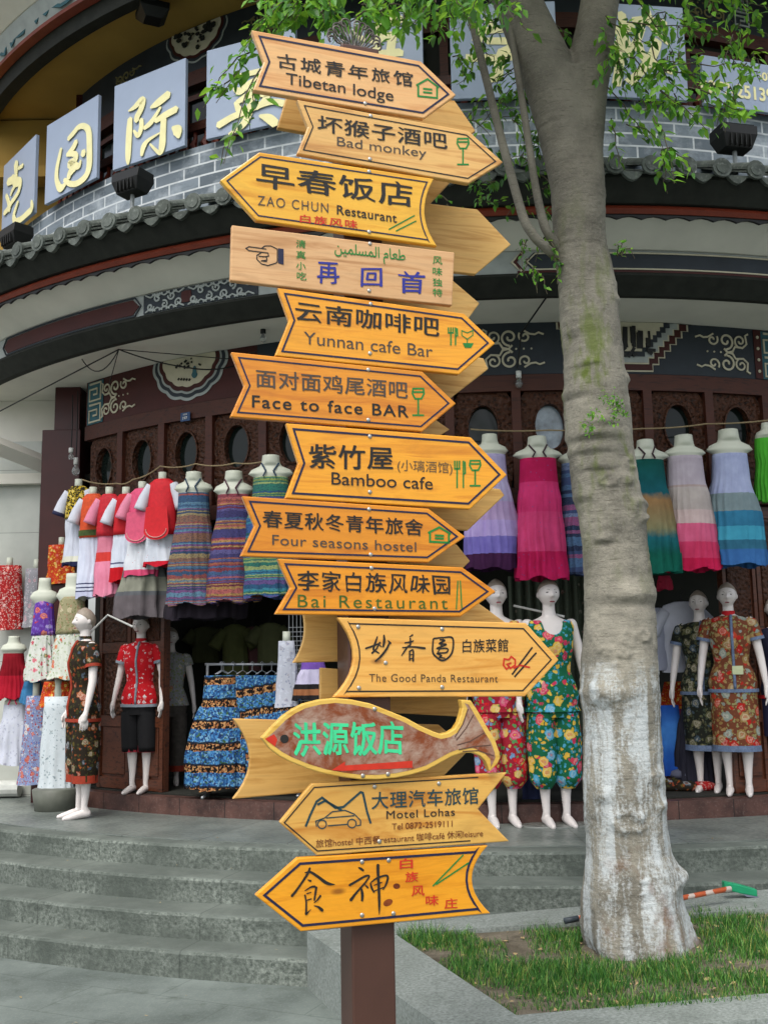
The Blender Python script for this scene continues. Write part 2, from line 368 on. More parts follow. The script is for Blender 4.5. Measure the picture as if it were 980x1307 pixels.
# first floor : transom wall with carved panels and oval glass
TR0, TR1 = 3.08, 3.98
phR = PB
arcpart('lintel', rect(R0 - .12, R0 + .03, 3.87, 4.0), M_redwood, phL, phR)
arcpart('transom_rail', rect(R0 - .12, R0 + .04, TR0 - .1, TR0 + .02), M_redwood, phL, phR)
ph0 = phi_of(701, 534, R0); dph = (phi_of(701, 534, R0) - phi_of(616, 530, R0))
k = -int((ph0 - phL) / dph)
while ph0 + k * dph < phR - dph:
    pc = ph0 + k * dph
    if pc - dph / 2 > phL - .03:
        zc, hw, hh = 3.585, .115, .18
        # panel with an oval hole : ring of quads between rectangle and oval
        m = MB(); N = 32; W2 = dph * R0 / 2 - .035; Z0, Z1 = TR0 + .022, 3.868
        inn, out = [], []
        for q in range(N):
            a = 2 * pi * q / N; inn.append((hw * cos(a), zc + hh * sin(a)))
            ca, sa = cos(a), sin(a); kx = W2 / max(abs(ca), 1e-6); kz = ((Z1 - zc) if sa > 0 else (zc - Z0)) / max(abs(sa), 1e-6); kk = min(kx, kz)
            out.append((kk * ca, zc + kk * sa))
        P = lambda s_, z_, r_: cyl(pc + s_ / R0, z_, r_)
        m.loft([[P(a, b, R0 - .02) for a, b in out], [P(a, b, R0 - .005) for a, b in out], [P(a * 1.12, zc + (b - zc) * 1.1, R0 - .005) for a, b in inn], [P(a * 1.1, zc + (b - zc) * 1.08, R0 + .012) for a, b in inn], [P(a, b, R0 + .012) for a, b in inn], [P(a, b, R0 - .06) for a, b in inn]], False, False)
        pn = m.build('transom_panel', M_carved, bld)
        m = MB(); m.loft([[P(a * 1.05, zc + (b - zc) * 1.05, R0 - .06) for a, b in inn], [P(a * 1.05, zc + (b - zc) * 1.05, R0 - .05) for a, b in inn]])
        m.build('oval_glass', M_skyglass if k == 0 else M_glassdark, pn)
    m = MB(); m.arc(rect(R0 - .1, R0 + .035, TR0 + .021, 3.869), pc + dph / 2 - .035 / R0, pc + dph / 2 + .035 / R0, 2); m.build('mullion', M_redwood, bld)
    k += 1
# frieze of painted boards above
FZ0, FZ1 = 4.005, 4.424
pm1 = phi_of(330, 480, R0)
arcpart('red_frieze', rect(R0 - .1, R0 + .02, FZ0, FZ1), M_redbrown, phL, pm1, 40)
arcpart('blue_frieze', rect(R0 - .1, R0 + .02, FZ0, FZ1), M_navy, pm1, phR, 70)
RF = R0 + .022
def ribbon(m, pts, wd, R=RF, th=.008):
    """a flat painted line (s, z in metres) laid on the round front"""
    q_ = [pts[0]]
    for p, q in zip(pts, pts[1:]):
        k_ = max(1, int(abs(q[0] - p[0]) / .12)); q_ += [(p[0] + (q[0] - p[0]) * i / k_, p[1] + (q[1] - p[1]) * i / k_) for i in range(1, k_ + 1)]
    pts = q_; n = len(pts); L, Rr = [], []
    for i, (a, z) in enumerate(pts):
        p, q = pts[max(i - 1, 0)], pts[min(i + 1, n - 1)]; dx, dz = q[0] - p[0], q[1] - p[1]; l = hypot(dx, dz) or 1
        ww = wd if not callable(wd) else wd(i / (n - 1))
        L.append((a - dz / l * ww, z + dx / l * ww)); Rr.append((a + dz / l * ww, z - dx / l * ww))
    rings = [[cyl(L[i][0] / R, L[i][1], R), cyl(Rr[i][0] / R, Rr[i][1], R), cyl(Rr[i][0] / R, Rr[i][1], R + th), cyl(L[i][0] / R, L[i][1], R + th)] for i in range(n)]
    m.loft(rings)
def patch(m, pts, R=RF, th=.006):
    m.loft([[cyl(a / R, z, R) for a, z in pts], [cyl(a / R, z, R + th) for a, z in pts]])
def strip(m, a, b, lo, hi, R=RF, th=.006, step=.06):
    n = max(2, int((b - a) / step)); X = [a + (b - a) * i / n for i in range(n + 1)]
    m.loft([[cyl(x / R, lo(x), R), cyl(x / R, hi(x), R), cyl(x / R, hi(x), R + th), cyl(x / R, lo(x), R + th)] for x in X])
def spiral(cx_, cz_, r0, turns, a0, d=1, n=26, tail=None):
    pts = []
    for i in range(n):
        f_ = i / (n - 1); r = r0 * (1 - .82 * f_); a = a0 + d * 2 * pi * turns * f_; pts.append((cx_ + r * cos(a), cz_ + r * sin(a)))
    return ([tail] if tail else []) + pts
def scroll_ornament(sc, mirror, R=RF, zc=4.21, k=1.0):
    m = MB(); g = mirror
    for v in (1, -1):
        q = lambda a, b: (sc + g * a * k, zc + v * b * k)
        m_pts = lambda L: [(sc + g * (a - sc) * k, zc + v * (b - zc) * k) for a, b in L]
        ribbon(m, m_pts(spiral(sc - .03, zc + .095, .07, 1.3, pi * 1.5, 1)), .008, R)
        ribbon(m, m_pts(spiral(sc + .10, zc + .10, .055, 1.2, pi * 1.4, -1)), .007, R)
        ribbon(m, m_pts(spiral(sc - .15, zc + .10, .05, 1.1, pi * .2, -1)), .007, R)
        ribbon(m, [q(-.30, .115), q(-.26, .13), q(-.23, .115), q(-.19, .12), q(-.14, .15)], .007, R)
        ribbon(m, [q(.02, .0), q(.05, .05), q(.12, .045), q(.16, .08), q(.15, .15), q(.18, .165)], .008, R)
        ribbon(m, [q(-.05, .03), q(-.02, .0), q(.03, .01)], .008, R)
    for a in (-.2, -.14, -.08):
        patch(m, [(sc + g * a * k + .008 * cos(t_ * pi / 4), zc + .008 * sin(t_ * pi / 4)) for t_ in range(8)], R)
    return m
def sR(x, y, R=RF): return phi_of(x, y, R) * R
for (px, py, mir, nm) in ((145, 520, -1, 0), (645, 437, -1, 0), (930, 445, 1, 0)):
    scroll_ornament(sR(px, py), mir).build('scroll_ornament', M_cream, bld)
# greek-key blocks at the ends of the frieze
def key_block(sc, zc, w_, h_, mats=(M_teal, M_cream), R=RF):
    m = MB(); patch(m, [(sc - w_, zc - h_), (sc + w_, zc - h_), (sc + w_, zc + h_), (sc - w_, zc + h_)], R); o = m.build('key_block', mats[0], bld)
    m = MB()
    for v in (-1, 1):
        c_ = zc + v * h_ * .5; a, b = w_ * .72, h_ * .4
        ribbon(m, [(sc - a, c_ + b), (sc + a, c_ + b), (sc + a, c_ - b), (sc - a, c_ - b), (sc - a, c_ + b * .35), (sc + a * .4, c_ + b * .35), (sc + a * .4, c_ - b * .3), (sc - a * .3, c_ - b * .3)], .009, R + .007)
    m.build('key_pattern', mats[1], o)
key_block(sR(122, 530), 4.21, .12, .2)
key_block(sR(982, 445), 4.21, .09, .2)
m = MB(); s0 = sR(966, 445); patch(m, [(s0 - .035, FZ0 + .005), (s0 + .035, FZ0 + .005), (s0 + .035, FZ1 - .005), (s0 - .035, FZ1 - .005)]); o = m.build('frieze_post', M_redbrown, bld)
m = MB()
for q in range(4): patch(m, [(s0 + .013 * cos(t_ * pi / 5), 4.07 + q * .095 + .013 * sin(t_ * pi / 5)) for t_ in range(10)], RF + .007)
m.build('stud_row', M_cream, o)
# painted cartouche on the red frieze (lobed medallion)
def medallion(sc, a_, depth, name, bands, R=RF, zt=FZ1 - .003, lob=7, stepped=False):
    o = None
    for i, (f_, mt) in enumerate(bands):
        m = MB(); pts = []
        N = 60
        if stepped:
            st = 7; pts = []
            for q in range(st + 1):
                x0 = -a_ * f_ * (1 - q / st * .62); z0 = zt - (depth * f_) * q / st
                pts.append((sc + x0, z0 if q == 0 else prev)); pts.append((sc + x0, z0)); prev = z0
            rp = [(2 * sc - x, z) for x, z in pts][::-1]; pts = pts + rp
            pts = pts[1:-1]
        else:
            for q in range(N + 1):
                t_ = pi + pi * q / N; lo = 1 + .05 * abs(sin(t_ * lob)); pts.append((sc + a_ * f_ * cos(t_) * lo, zt + depth * f_ * sin(t_) * lo))
        patch(m, pts, R + .004 * i, .005)
        x = m.build(name if i == 0 else 'painted_band', mt, bld if i == 0 else o)
        o = o or x
    return o
smed = sR(241, 500)
md = medallion(smed, .40, .37, 'cartouche', ((1, M_palegrey), (.93, M_navy), (.85, M_palegrey), (.80, M_redbrown), (.70, M_cream)))
m = MB()   # ink painting of a vase and a branch, a line of small brush characters
patch(m, [(smed + .07 + .035 * cos(q * pi / 7) * (1 if sin(q * pi / 7) < 0 else .55), 4.27 + .055 * sin(q * pi / 7)) for q in range(14)], RF + .02)
m.build('painted_vase', M_teal, md)
m = MB()
for q in range(11):
    a = smed + random.uniform(-.12, .12); z = 4.33 + random.uniform(0, .07); ribbon(m, [(a, z), (a + random.uniform(-.03, .03), z + random.uniform(-.03, .03))], .008, RF + .02)
for q in range(5): ribbon(m, [(smed - .11 + q * .03, 4.225 - q * .006), (smed - .095 + q * .03, 4.24 - q * .006)], .007, RF + .02)
m.build('ink_drawing', M_roofdark, md)
s2 = (sR(700, 400) + sR(884, 406)) / 2
md = medallion(s2, sR(884, 406) - s2, .40, 'stepped_cartouche', ((1, M_cream), (.97, M_redbrown), (.85, M_cream), (.82, M_palegrey), (.70, M_navy), (.6, M_cream)), stepped=True)
m = MB()
for q in range(16):
    a = s2 + random.uniform(-.25, .3); z = 4.2 + random.uniform(0, .05); ribbon(m, [(a, z), (a + random.uniform(-.01, .01), z + random.uniform(.06, .17))], random.uniform(.008, .022), RF + .026)
for q in range(14):
    a = s2 + random.uniform(-.25, .25); ribbon(m, [(a, 4.13 + random.uniform(0, .08)), (a + random.uniform(.02, .08), 4.13 + random.uniform(0, .08))], .012, RF + .026)
m.build('ink_landscape', M_black, md)
# ornament of the painted beam : red lozenge at the left, scrolls, long dark board at the right
RB = 6.792
m = MB(); a, b = sR(6, 462, RB), sR(178, 393, RB); zc = 4.615
hexh = lambda x: .062 * max(.02, min(1, (x - a) / .06, (b - x) / .06)); strip(m, a, b, lambda x: zc - hexh(x), lambda x: zc + hexh(x), RB, step=.03); o = m.build('lozenge', M_redbrown, bld)
m = MB(); ribbon(m, [(a - .02, zc), (a + .04, zc + .075), (b - .04, zc + .075), (b + .02, zc), (b - .04, zc - .075), (a + .04, zc - .075), (a - .02, zc)], .006, RB + .003); m.build('lozenge_outline', M_navy, o)
m = MB(); a2, b2 = sR(182, 390, RB), sR(330, 350, RB); strip(m, b + .05, b2, lambda x: zc - .078, lambda x: zc + .078, RB); o = m.build('pattern_board', M_navy, bld)
m = MB()
for q in range(14):
    c_ = b + .12 + q * (b2 - b - .2) / 13
    if abs(q - 5) < 1: continue
    ribbon(m, spiral(c_, zc + (.03 if q % 2 else -.03), .035, 1.2, q, 1 if q % 2 else -1, 16), .007, RB + .007)
    ribbon(m, [(c_ - .05, zc - .07), (c_, zc - .045), (c_ + .05, zc - .07)], .006, RB + .007); ribbon(m, [(c_ - .05, zc + .07), (c_, zc + .045), (c_ + .05, zc + .07)], .006, RB + .007)
m.build('beam_scrolls', M_palegrey, o)
m = MB(); c_ = b + .12 + 5 * (b2 - b - .2) / 13
patch(m, [(c_ + .06 * cos(q * pi / 4) * (1 if q % 2 else .8), zc + .06 * sin(q * pi / 4) * (1 if q % 2 else .8)) for q in range(8)], RB + .007); m.build('beam_rosette', M_redbrown, o)
m = MB(); a, b = sR(668, 320, RB), PB * RB; strip(m, a, b, lambda x: zc - .07 * max(.02, min(1, (x - a) / .07)), lambda x: zc + .07 * max(.02, min(1, (x - a) / .07)), RB, step=.035); o = m.build('dark_board', M_navy, bld)
m = MB(); ribbon(m, [(b, zc + .06), (a + .08, zc + .06), (a + .02, zc), (a + .08, zc - .06), (b, zc - .06)], .005, RB + .006)
ribbon(m, [(a - .02, zc + .07), (a - .09, zc), (a - .02, zc - .07)], .007, RB + .003)
m.build('board_outline', M_cream, o)
m = MB(); ribbon(m, [(a - .01, zc + .075), (a - .065, zc), (a - .01, zc - .075)], .012, RB + .003); ribbon(m, [(a - .05, 4.54), (b, 4.54)], .008, RB); m.build('red_trim', M_redbrown, o)

# side pillar, door leaves, left wall
pc = phi_of(85, 700, R0); pp = cyl(pc, 0, R0)
m = MB(); m.box((0, 0, (FZ0 + .604) / 2), (.36, .4, FZ0 - .604)); m.box((.04, 0, (FZ0 + FZ1) / 2), (.24, .34, FZ1 - FZ0)); m.build('pillar', M_pillar, bld, loc=(pp.x - .03, pp.y + .05, 0), bevel=.006)
def door_leaf(p0, p1, z0=.757, z1=TR0 - .11):
    m = MB(); m.arc(rect(R0 - .1, R0 - .05, z0, z1), p0, p1, 4); d = m.build('door_leaf', M_doorwood, bld)
    w_ = (p1 - p0); mg = w_ * .16
    for (a, b) in ((z0 + .12, z0 + .52), (z0 + .62, z0 + 1.15), (z0 + 1.25, z1 - .12)):
        m = MB(); m.arc(rect(R0 - .05, R0 - .035, a, b), p0 + mg, p1 - mg, 3); m.build('carved_panel', M_carved if a > z0 + .5 else M_doorwood, d, bevel=.008)
    m = MB()
    for q in (p0 + mg * .35, p1 - mg * .35): m.arc(rect(R0 - .05, R0 - .025, z0, z1), q - mg * .3, q + mg * .3, 2)
    for zz in (z0 + .05, z0 + .57, z0 + 1.2, z1 - .05): m.arc(rect(R0 - .05, R0 - .028, zz - .045, zz + .045), p0 + mg * .66, p1 - mg * .66, 3)
    m.build('door_frame', M_doorwood, d)
for (x0, x1) in ((122, 163), (164, 206), (934, 978), (979, 1030)):
    door_leaf(phi_of(x0, 900, R0), phi_of(x1, 900, R0))
wl = pp + Vector((-.2, .35, 0))
m = MB(); m.box((wl.x - 2.6, wl.y + .1, 2.3), (5.2, .2, 3.42)); tag(m.build('side_wall', M_wallwhite), 'white tiled wall left of the dark red pillar', 'wall')
m = MB(); m.box((wl.x - 2.6, wl.y + .1, 4.212), (5.2, .19, .42)); m.box((wl.x - 2.6, wl.y - .06, 3.62), (5.2, .1, .1)); m.build('wall_rib', M_plaster, bld)
m = MB(); p = wl + Vector((-.35, 0, 3.78)); m.tube([wl + Vector((.02, -.1, 3.70)), wl + Vector((-.7, -.9, 3.95))], .09, 4); m.build('ceiling_rib', M_plaster, bld)
m = MB(); m.tube([(wl.x - 5, wl.y - .09, .69), (wl.x - .25, wl.y - .09, .69)], .075, 12); tag(m.build('white_pipe', plain('#b9bcb6', .4)), 'white pipe lying along the foot of the tiled wall', 'pipe')

# upper floor
RU = 5.75
phU = phi_of(108, 140, RU)
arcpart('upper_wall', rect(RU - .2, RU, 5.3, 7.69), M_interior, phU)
UZ = 7.70
arcpart('upper_ceiling', rect(1.5, 6.55, UZ, UZ + .08), M_yellow)
arcpart('upper_frieze', rect(RU, RU + .05, 7.22, UZ - .004), M_navy, phU)
arcpart('window_rail', rect(RU + .001, RU + .09, 7.08, 7.218), M_redwood, phU)
arcpart('balcony_rail', rect(6.05, 6.13, 6.42, 6.5), M_redwood, phU + .03)
nb = 0; a = phU + .05
while a < PB - .05:
    m = MB(); m.arc(rect(RU + .002, RU + .07, 5.4, 7.079), a - .006, a + .006, 2); wd = m.build('window_post', M_redwood, bld)
    m = MB(); m.arc(rect(RU + .002, RU + .03, 6.2, 7.0), a + .02, a + .14, 3); fr = m.build('lattice_window', M_glassdark, bld)
    m = MB(); m.arc(rect(RU + .031, RU + .06, 6.2, 6.25), a + .02, a + .14, 3); m.arc(rect(RU + .031, RU + .06, 6.95, 7.0), a + .02, a + .14, 3)
    for q in range(3): m.arc(rect(RU + .031, RU + .058, 6.251, 6.949), a + .022 + q * .055, a + .030 + q * .055, 1)
    m.build('window_frame', M_redwood, fr)
    a += .17
a = phU + .04; nb = 0
m = MB()
while a < PB - .05:   # turned red balusters behind the letters
    pts = [(0, 6.15), (.03, 6.2), (.0, 6.25), (-.025, 6.31), (0, 6.36), (.0, 6.42)]
    m.tube([cyl(a + dx / 6.1, z, 6.09) for dx, z in pts], [.02, .03, .02, .034, .02, .02], 6); a += .02
tag(m.build('baluster_row', M_redline, bld), kind='stuff')
RUF = RU + .052
su = sR(250, 60, RUF)
md = medallion(su, .36, .34, 'upper_cartouche', ((1, M_palegrey), (.95, M_navy), (.88, M_redbrown), (.8, M_cream)), RUF, UZ - .02)
m = MB()
for q in range(40):
    a_ = su + random.uniform(-.26, .26); z = 7.66 - random.uniform(0, .24) * (1 - abs(a_ - su) / .3); r_ = random.uniform(.015, .04)
    patch(m, [(a_ + r_ * cos(t_ * pi / 3) * random.uniform(.6, 1.2), z + r_ * .7 * sin(t_ * pi / 3)) for t_ in range(6)], RUF + .018 + q * .0003)
m.build('ink_foliage', M_roofdark, md)
for (px, py, mir) in ((160, 100, -1), (340, 20, 1), (905, 10, 1)):
    scroll_ornament(sR(px, py, RUF), mir, RUF, 7.45, .85).build('scroll_ornament', plain('#77704c', .7), bld)
key_block(sR(945, 22, RUF), 7.45, .1, .16, (M_navy, M_palegrey), RUF)
m = MB(); p = cyl(phU, 0, RU - .05); m.box((0, 0, 6.5), (.2, .22, 2.38)); m.build('corner_post', M_pillar, bld, loc=(p.x, p.y, 0))
m = MB(); m.box((p.x - 2.6, p.y + .45, 6.45), (5, .2, 2.45)); m.box((p.x - 2.6, p.y + .2, 6.95), (5, .25, .12)); m.build('yellow_wall', M_yellow, bld)
# second eave
arcpart('upper_beam', [(6.42, UZ - .14), (6.55, UZ - .16), (6.57, UZ - .02), (6.57, UZ + .1), (6.42, UZ + .1)], M_roofdark)
arcpart('upper_moulding', [(6.58, UZ - .03), (6.66, UZ - .02), (6.66, UZ + .02), (6.58, UZ + .02)], M_redline)
arcpart('upper_painted_board', [(6.58, UZ + .021), (6.63, UZ + .021), (6.72, UZ + .22), (6.6, UZ + .22)], M_palegrey)
m = MB(); zz_ = []; a = PA + .1; zc = UZ + .12
while a < PB:
    zz_.append((a * 6.68, zc + random.uniform(-.08, .08))); a += .012
ribbon(m, zz_, .018, 6.66)
m.build('board_pattern', M_teal, bld)
arcpart('upper_soffit', [(6.6, UZ + .221), (6.73, UZ + .221), (7.1, UZ + .45), (7.1, UZ + .5), (6.6, UZ + .5)], M_plaster)
arcpart('upper_roof', [(7.1, UZ + .5), (7.2, UZ + .55), (3.0, UZ + 2.2), (3.0, UZ + .5)], M_tile)

# ------------------------------------------------------------------ direction post
YAW = radians(18.0)
TV = Vector((cos(YAW), sin(YAW), 0)); NV = Vector((-sin(YAW), cos(YAW), 0)) * -1   # along the boards, and towards the viewer
NV = Vector((sin(YAW), -cos(YAW), 0))
PF = Vector((-.06, 3.25, 0))                     # a point of the post's front face
def onB(x, y, off=0.0):
    """where the ray through a photo pixel meets the plane of the boards (off metres in front of the post's face)"""
    r = ray(x, y); p0 = PF + NV * off; t = (p0 - ORG).dot(NV) / r.dot(NV); p = ORG + r * t
    return p
M_post = plain('#4a3128', .45, .12, 5, .4)
WOODS = {
 'pale': wood('pale_varnished_pine', '#c08a48', '#dcae66', 8, .32), 'pink': wood('pinkish_varnished_pine', '#c98f55', '#e3b377', 8, .32),
 'yellow': wood('yellow_varnished_pine', '#d0901c', '#e8b236', 8, .3), 'raw': wood('raw_pine', '#b8895a', '#d3a878', 10, .6, True, 0),
 'orange': wood('orange_varnished_pine', '#cb7f12', '#e89f22', 8, .28), 'deep': wood('deep_orange_varnished_pine', '#bf7010', '#df901c', 8, .28),
 'panda': wood('honey_varnished_pine', '#cf8f3a', '#e6b05a', 8, .3), 'striped': wood('streaky_pine', '#b7792c', '#dcae58', 5, .35),
 'back': wood('plain_back_pine', '#b3843f', '#d2a860', 9, .5, True, 0)}
INK = plain('#22201d', .5, .15, 30); INKB = plain('#1c1f3c', .5, .15, 20); GRN = plain('#1f7a33', .5, .12, 30); RED = plain('#c2301c', .5, .12, 30)
BLUE = plain('#2b2f86', .5, .15, 30); TEALINK = plain('#1d3d44', .5, .15, 30); BRN = plain('#6a3517', .6, .15, 30); M_screw = plain('#b9b6ad', .3, .1, 40, .5, 0, .8)
pl, pr_, pb = onB(450, 1250), onB(505, 1250), onB(433, 1250)
pw = (pr_ - pl).length
ptop = onB(470, 60).z
post = empty('signpost', (PF.x, PF.y, 0), YAW, 'square brown post carrying the stack of wooden arrow signs', 'post')
pcx = ((pl + pr_) / 2 - PF).dot(TV)
m = MB(); m.box((pcx, pw / 2, ptop / 2), (pw, pw, ptop)); m.build('post_shaft', M_post, post, bevel=.006)
m = MB()
random.seed(3)
base = (pcx, pw / 2, ptop)
for q in range(15):   # wrought wire loops fanning out of the top
    a = (q - 7) / 7 * .95; L = .125 - .04 * abs(a); pts = []
    for s_ in range(9):
        f_ = s_ / 8; pts.append((base[0] + sin(a) * L * f_ + (0), base[1] + random.uniform(-.004, .004), base[2] + cos(a) * L * f_))
    e = Vector(pts[-1]); rr = .013 + random.uniform(-.003, .004); d = 1 if a >= 0 else -1
    for s_ in range(1, 10):
        t_ = s_ / 9 * 4.4; pts.append((e.x + d * rr * (1 - cos(t_)), e.y, e.z + rr * sin(t_)))
    m.tube(pts, .0035, 5)
m.build('wire_finial', plain('#5a5650', .55, .2, 20, .4, 0, .3), post)

def board_frame(name, poly, label, wood_, off, th=.022, group='wooden arrow signs on the brown post', cat='sign'):
    pts = [onB(x, y, off) for x, y in poly]
    c = sum(pts, Vector()) / len(pts)
    loc2 = [((p - c).dot(TV), (p - c).z) for p in pts]
    m = MB(); n = len(loc2)
    m.v = [(a, 0, z) for a, z in loc2] + [(a, th, z) for a, z in loc2]
    m.f = [tuple(range(n)), tuple(range(2 * n - 1, n - 1, -1))] + [(i, n + i, n + (i + 1) % n, (i + 1) % n) for i in range(n)]; m.mi = [0] * len(m.f)
    o = m.build(name, WOODS[wood_] if isinstance(wood_, str) else wood_, None, loc=c, rz=YAW, bevel=.0035)
    tag(o, label, cat, group)
    o['_c'] = c.x
    return o, c, loc2
class Board:
    def __init__(s, name, poly, label, wood_, off=.03, **k):
        s.o, s.c, s.loc2 = board_frame(name, poly, label, wood_, off, **k); s.off = off; s.poly = poly
        del s.o['_c']
    def L(s, x, y):
        p = onB(x, y, s.off) - s.c; return (p.dot(TV), p.z)
    def px(s): return (Vector(s.L(500, 700)) - Vector(s.L(501, 700))).length
    def ribbons(s, name, lines, mat, wpx=1.6, y=-.0012, parent=None, closed=False):
        m = MB(); w_ = wpx * s.px() / 2
        for ln in lines:
            P = [Vector(s.L(*p)) for p in ln]; cl = closed or (len(P) > 2 and (P[0] - P[-1]).length < 1e-6)
            if cl and (P[0] - P[-1]).length < 1e-6: P = P[:-1]
            n = len(P); A, B = [], []
            for i in range(n):
                p = P[i - 1] if (i or cl) else P[i]; q = P[(i + 1) % n] if (i < n - 1 or cl) else P[i]
                d1 = (P[i] - p); d2 = (q - P[i]); d1 = d1.normalized() if d1.length > 1e-9 else d2.normalized(); d2 = d2.normalized() if d2.length > 1e-9 else d1
                nn = Vector((-d1.y - d2.y, d1.x + d2.x)); nn = nn.normalized() if nn.length > 1e-6 else Vector((-d1.y, d1.x)); k = 1 / max(.35, nn.dot(Vector((-d1.y, d1.x))))
                A.append(P[i] + nn * w_ * k); B.append(P[i] - nn * w_ * k)
            b = len(m.v); m.v += [(a.x, y, a.y) for a in A] + [(a.x, y, a.y) for a in B]
            for i in range(n if cl else n - 1):
                j = (i + 1) % n; m.f.append((b + i, b + j, b + n + j, b + n + i)); m.mi.append(0)
        return m.build(name, mat, parent or s.o)
    def fill(s, name, polys, mat, y=-.0014):
        m = MB()
        for pl_ in polys:
            b = len(m.v); m.v += [(a, y, z) for a, z in (s.L(*p) for p in pl_)]; m.f.append(tuple(b + i for i in range(len(pl_)))); m.mi.append(0)
        return m.build(name, mat, s.o)
    def border(s, inset=7, wpx=2.2, mat=None, poly=None):
        P = [Vector(p) for p in (poly or s.poly)]; n = len(P)
        ar = sum(P[i].x * P[(i + 1) % n].y - P[(i + 1) % n].x * P[i].y for i in range(n)); sg = 1 if ar > 0 else -1
        Q = []
        for i in range(n):
            d1 = (P[i] - P[i - 1]).normalized(); d2 = (P[(i + 1) % n] - P[i]).normalized(); n1 = Vector((-d1.y, d1.x)) * sg; nn = (n1 + Vector((-d2.y, d2.x)) * sg).normalized()
            Q.append(P[i] + nn * inset / max(.4, nn.dot(n1)))
        s.ribbons('border_line', [[tuple(q) for q in Q] + [tuple(Q[0])]], mat or INKB, wpx)
    def screws(s, pts):
        for x, y in pts:
            a, z = s.L(x, y); m = MB(); r = 2.6 * s.px()
            m.loft([[(a + r * k * cos(2 * pi * q / 12), d, z + r * k * sin(2 * pi * q / 12)) for q in range(12)] for k, d in ((1, .001), (1, -.002), (.6, -.0035))])
            m.build('screw', M_screw, s.o, True)
    def text(s, body, x0, y0, x1, y1, h, mat, name='lettering', bold=.0, brush=0.0, spacing=1.0, stretch=None, slant=0.0, seed=0):
        """lettering whose box starts at pixel (x0, y0), ends at (x1, y1) along the baseline and is h pixels high"""
        cu = bpy.data.curves.new('lettering', 'FONT'); cu.body = body; cu.space_character = spacing; cu.resolution_u = 6; cu.extrude = .0; cu.shear = slant
        to = bpy.data.objects.new('lettering', cu); COL.objects.link(to)
        me = bpy.data.meshes.new_from_object(to.evaluated_get(bpy.context.evaluated_depsgraph_get()))
        bpy.data.objects.remove(to); bpy.data.curves.remove(cu)
        xs = [v.co.x for v in me.vertices]; ys = [v.co.y for v in me.vertices]
        ax, bx, ay, by = min(xs), max(xs), min(ys), max(ys)
        if h is None: ay, by = 0, .7
        A, B = Vector(s.L(x0, y0)), Vector(s.L(x1, y1)); T = Vector(s.L(x0, y0 - (h or 10)))
        for v in me.vertices:
            x, y = v.co.x, v.co.y
            if brush:
                q = Vector((x * 1.6 + seed * 9, y * 1.6, seed)); d = noise.noise_vector(q) * brush; d2 = noise.noise_vector(q * 3.1) * brush * .45
                x += d.x + d2.x; y += d.y + d2.y
            f_, g = (x - ax) / (bx - ax), (y - ay) / (by - ay)
            p = A + (B - A) * f_ + (T - A) * g
            v.co = (p.x, -.0015, p.y)
        base = [v.co.copy() for v in me.vertices]; faces = [tuple(p.vertices) for p in me.polygons]; bpy.data.meshes.remove(me)
        em = (by - ay); U, V = (B - A) / (bx - ax), (T - A) / em
        sh = [(0, 0)]
        bold *= .62
        if bold: sh += [(bold * cos(2 * pi * q / 6), bold * sin(2 * pi * q / 6)) for q in range(6)]
        if brush:   # a broad slanted nib thickens the strokes unevenly
            nb = .014 + bold * .7
            sh += [(nb * t_ * .8, -nb * t_ * .62) for t_ in (-1, -.6, .6, 1)]
        m = MB()
        for i, (dx, dy) in enumerate(sh):
            d = U * dx + V * dy; k = len(m.v)
            m.v += [(c.x + d.x, c.y - .00005 * i, c.z + d.y) for c in base]; m.f += [tuple(k + q for q in f_) for f_ in faces]; m.mi += [0] * len(faces)
        me = bpy.data.meshes.new(name); me.from_pydata(m.v, [], m.f); me.materials.append(mat); me.update()
        o = bpy.data.objects.new(name, me); link(o, s.o)
        return o
    def house(s, x0, y0, x1, y1, mat, sk=0):
        h = y1 - y0; w_ = x1 - x0; mx = (x0 + x1) / 2; e = y0 + h * .42
        k = lambda x, y: (x, y + sk * (x - mx))
        s.ribbons('house_symbol', [[k(x0, e), k(mx, y0), k(x1, e)], [k(x0 + 2.5, e), k(x0 + 2.5, y1), k(x1 - 2.5, y1), k(x1 - 2.5, e)], [k(x0 + w_ * .3, e + h * .14), k(x1 - w_ * .3, e + h * .14)], [k(x0 + w_ * .3, e + h * .33), k(x1 - w_ * .3, e + h * .33)]], mat, 2.6)
    def glass(s, x0, y0, x1, y1, mat):
        h = y1 - y0; mx = (x0 + x1) / 2
        s.ribbons('glass_symbol', [[(x0 + 1, y0), (x0, y0 + h * .18), (mx - 4, y0 + h * .38), (mx + 4, y0 + h * .38), (x1, y0 + h * .18), (x1 - 1, y0), (x0 + 1, y0)], [(mx, y0 + h * .38), (mx, y1 - 1)], [(x0, y1), (x1, y1)], [(x0 + 1, y0 + h * .13), (x1 - 1, y0 + h * .13)]], mat, 2.2)
    def cutlery(s, x0, y0, x1, y1, mat):
        h = y1 - y0; a = x0 + 3; b = x1 - 3
        s.ribbons('cutlery_symbol', [[(a, y0), (a, y1)], [(a - 3, y0), (a - 3, y0 + h * .3), (a + 3, y0 + h * .3), (a + 3, y0)], [(b, y0), (b, y1)], [(b + 2, y0 + 1), (b + 2.5, y0 + h * .45), (b, y0 + h * .5)]], mat, 2.0)

def lp(a, b, t): return (a[0] + (b[0] - a[0]) * t, a[1] + (b[1] - a[1]) * t)
def bowed(a, b, bow, n=10):
    """points from a to b on an arc pushed sideways by bow pixels"""
    d = Vector((b[0] - a[0], b[1] - a[1])); nn = Vector((-d.y, d.x)).normalized(); out = []
    for i in range(n + 1):
        t = i / n; k = 4 * t * (1 - t) * bow; p = Vector(a) + d * t + nn * k; out.append((p.x, p.y))
    return out

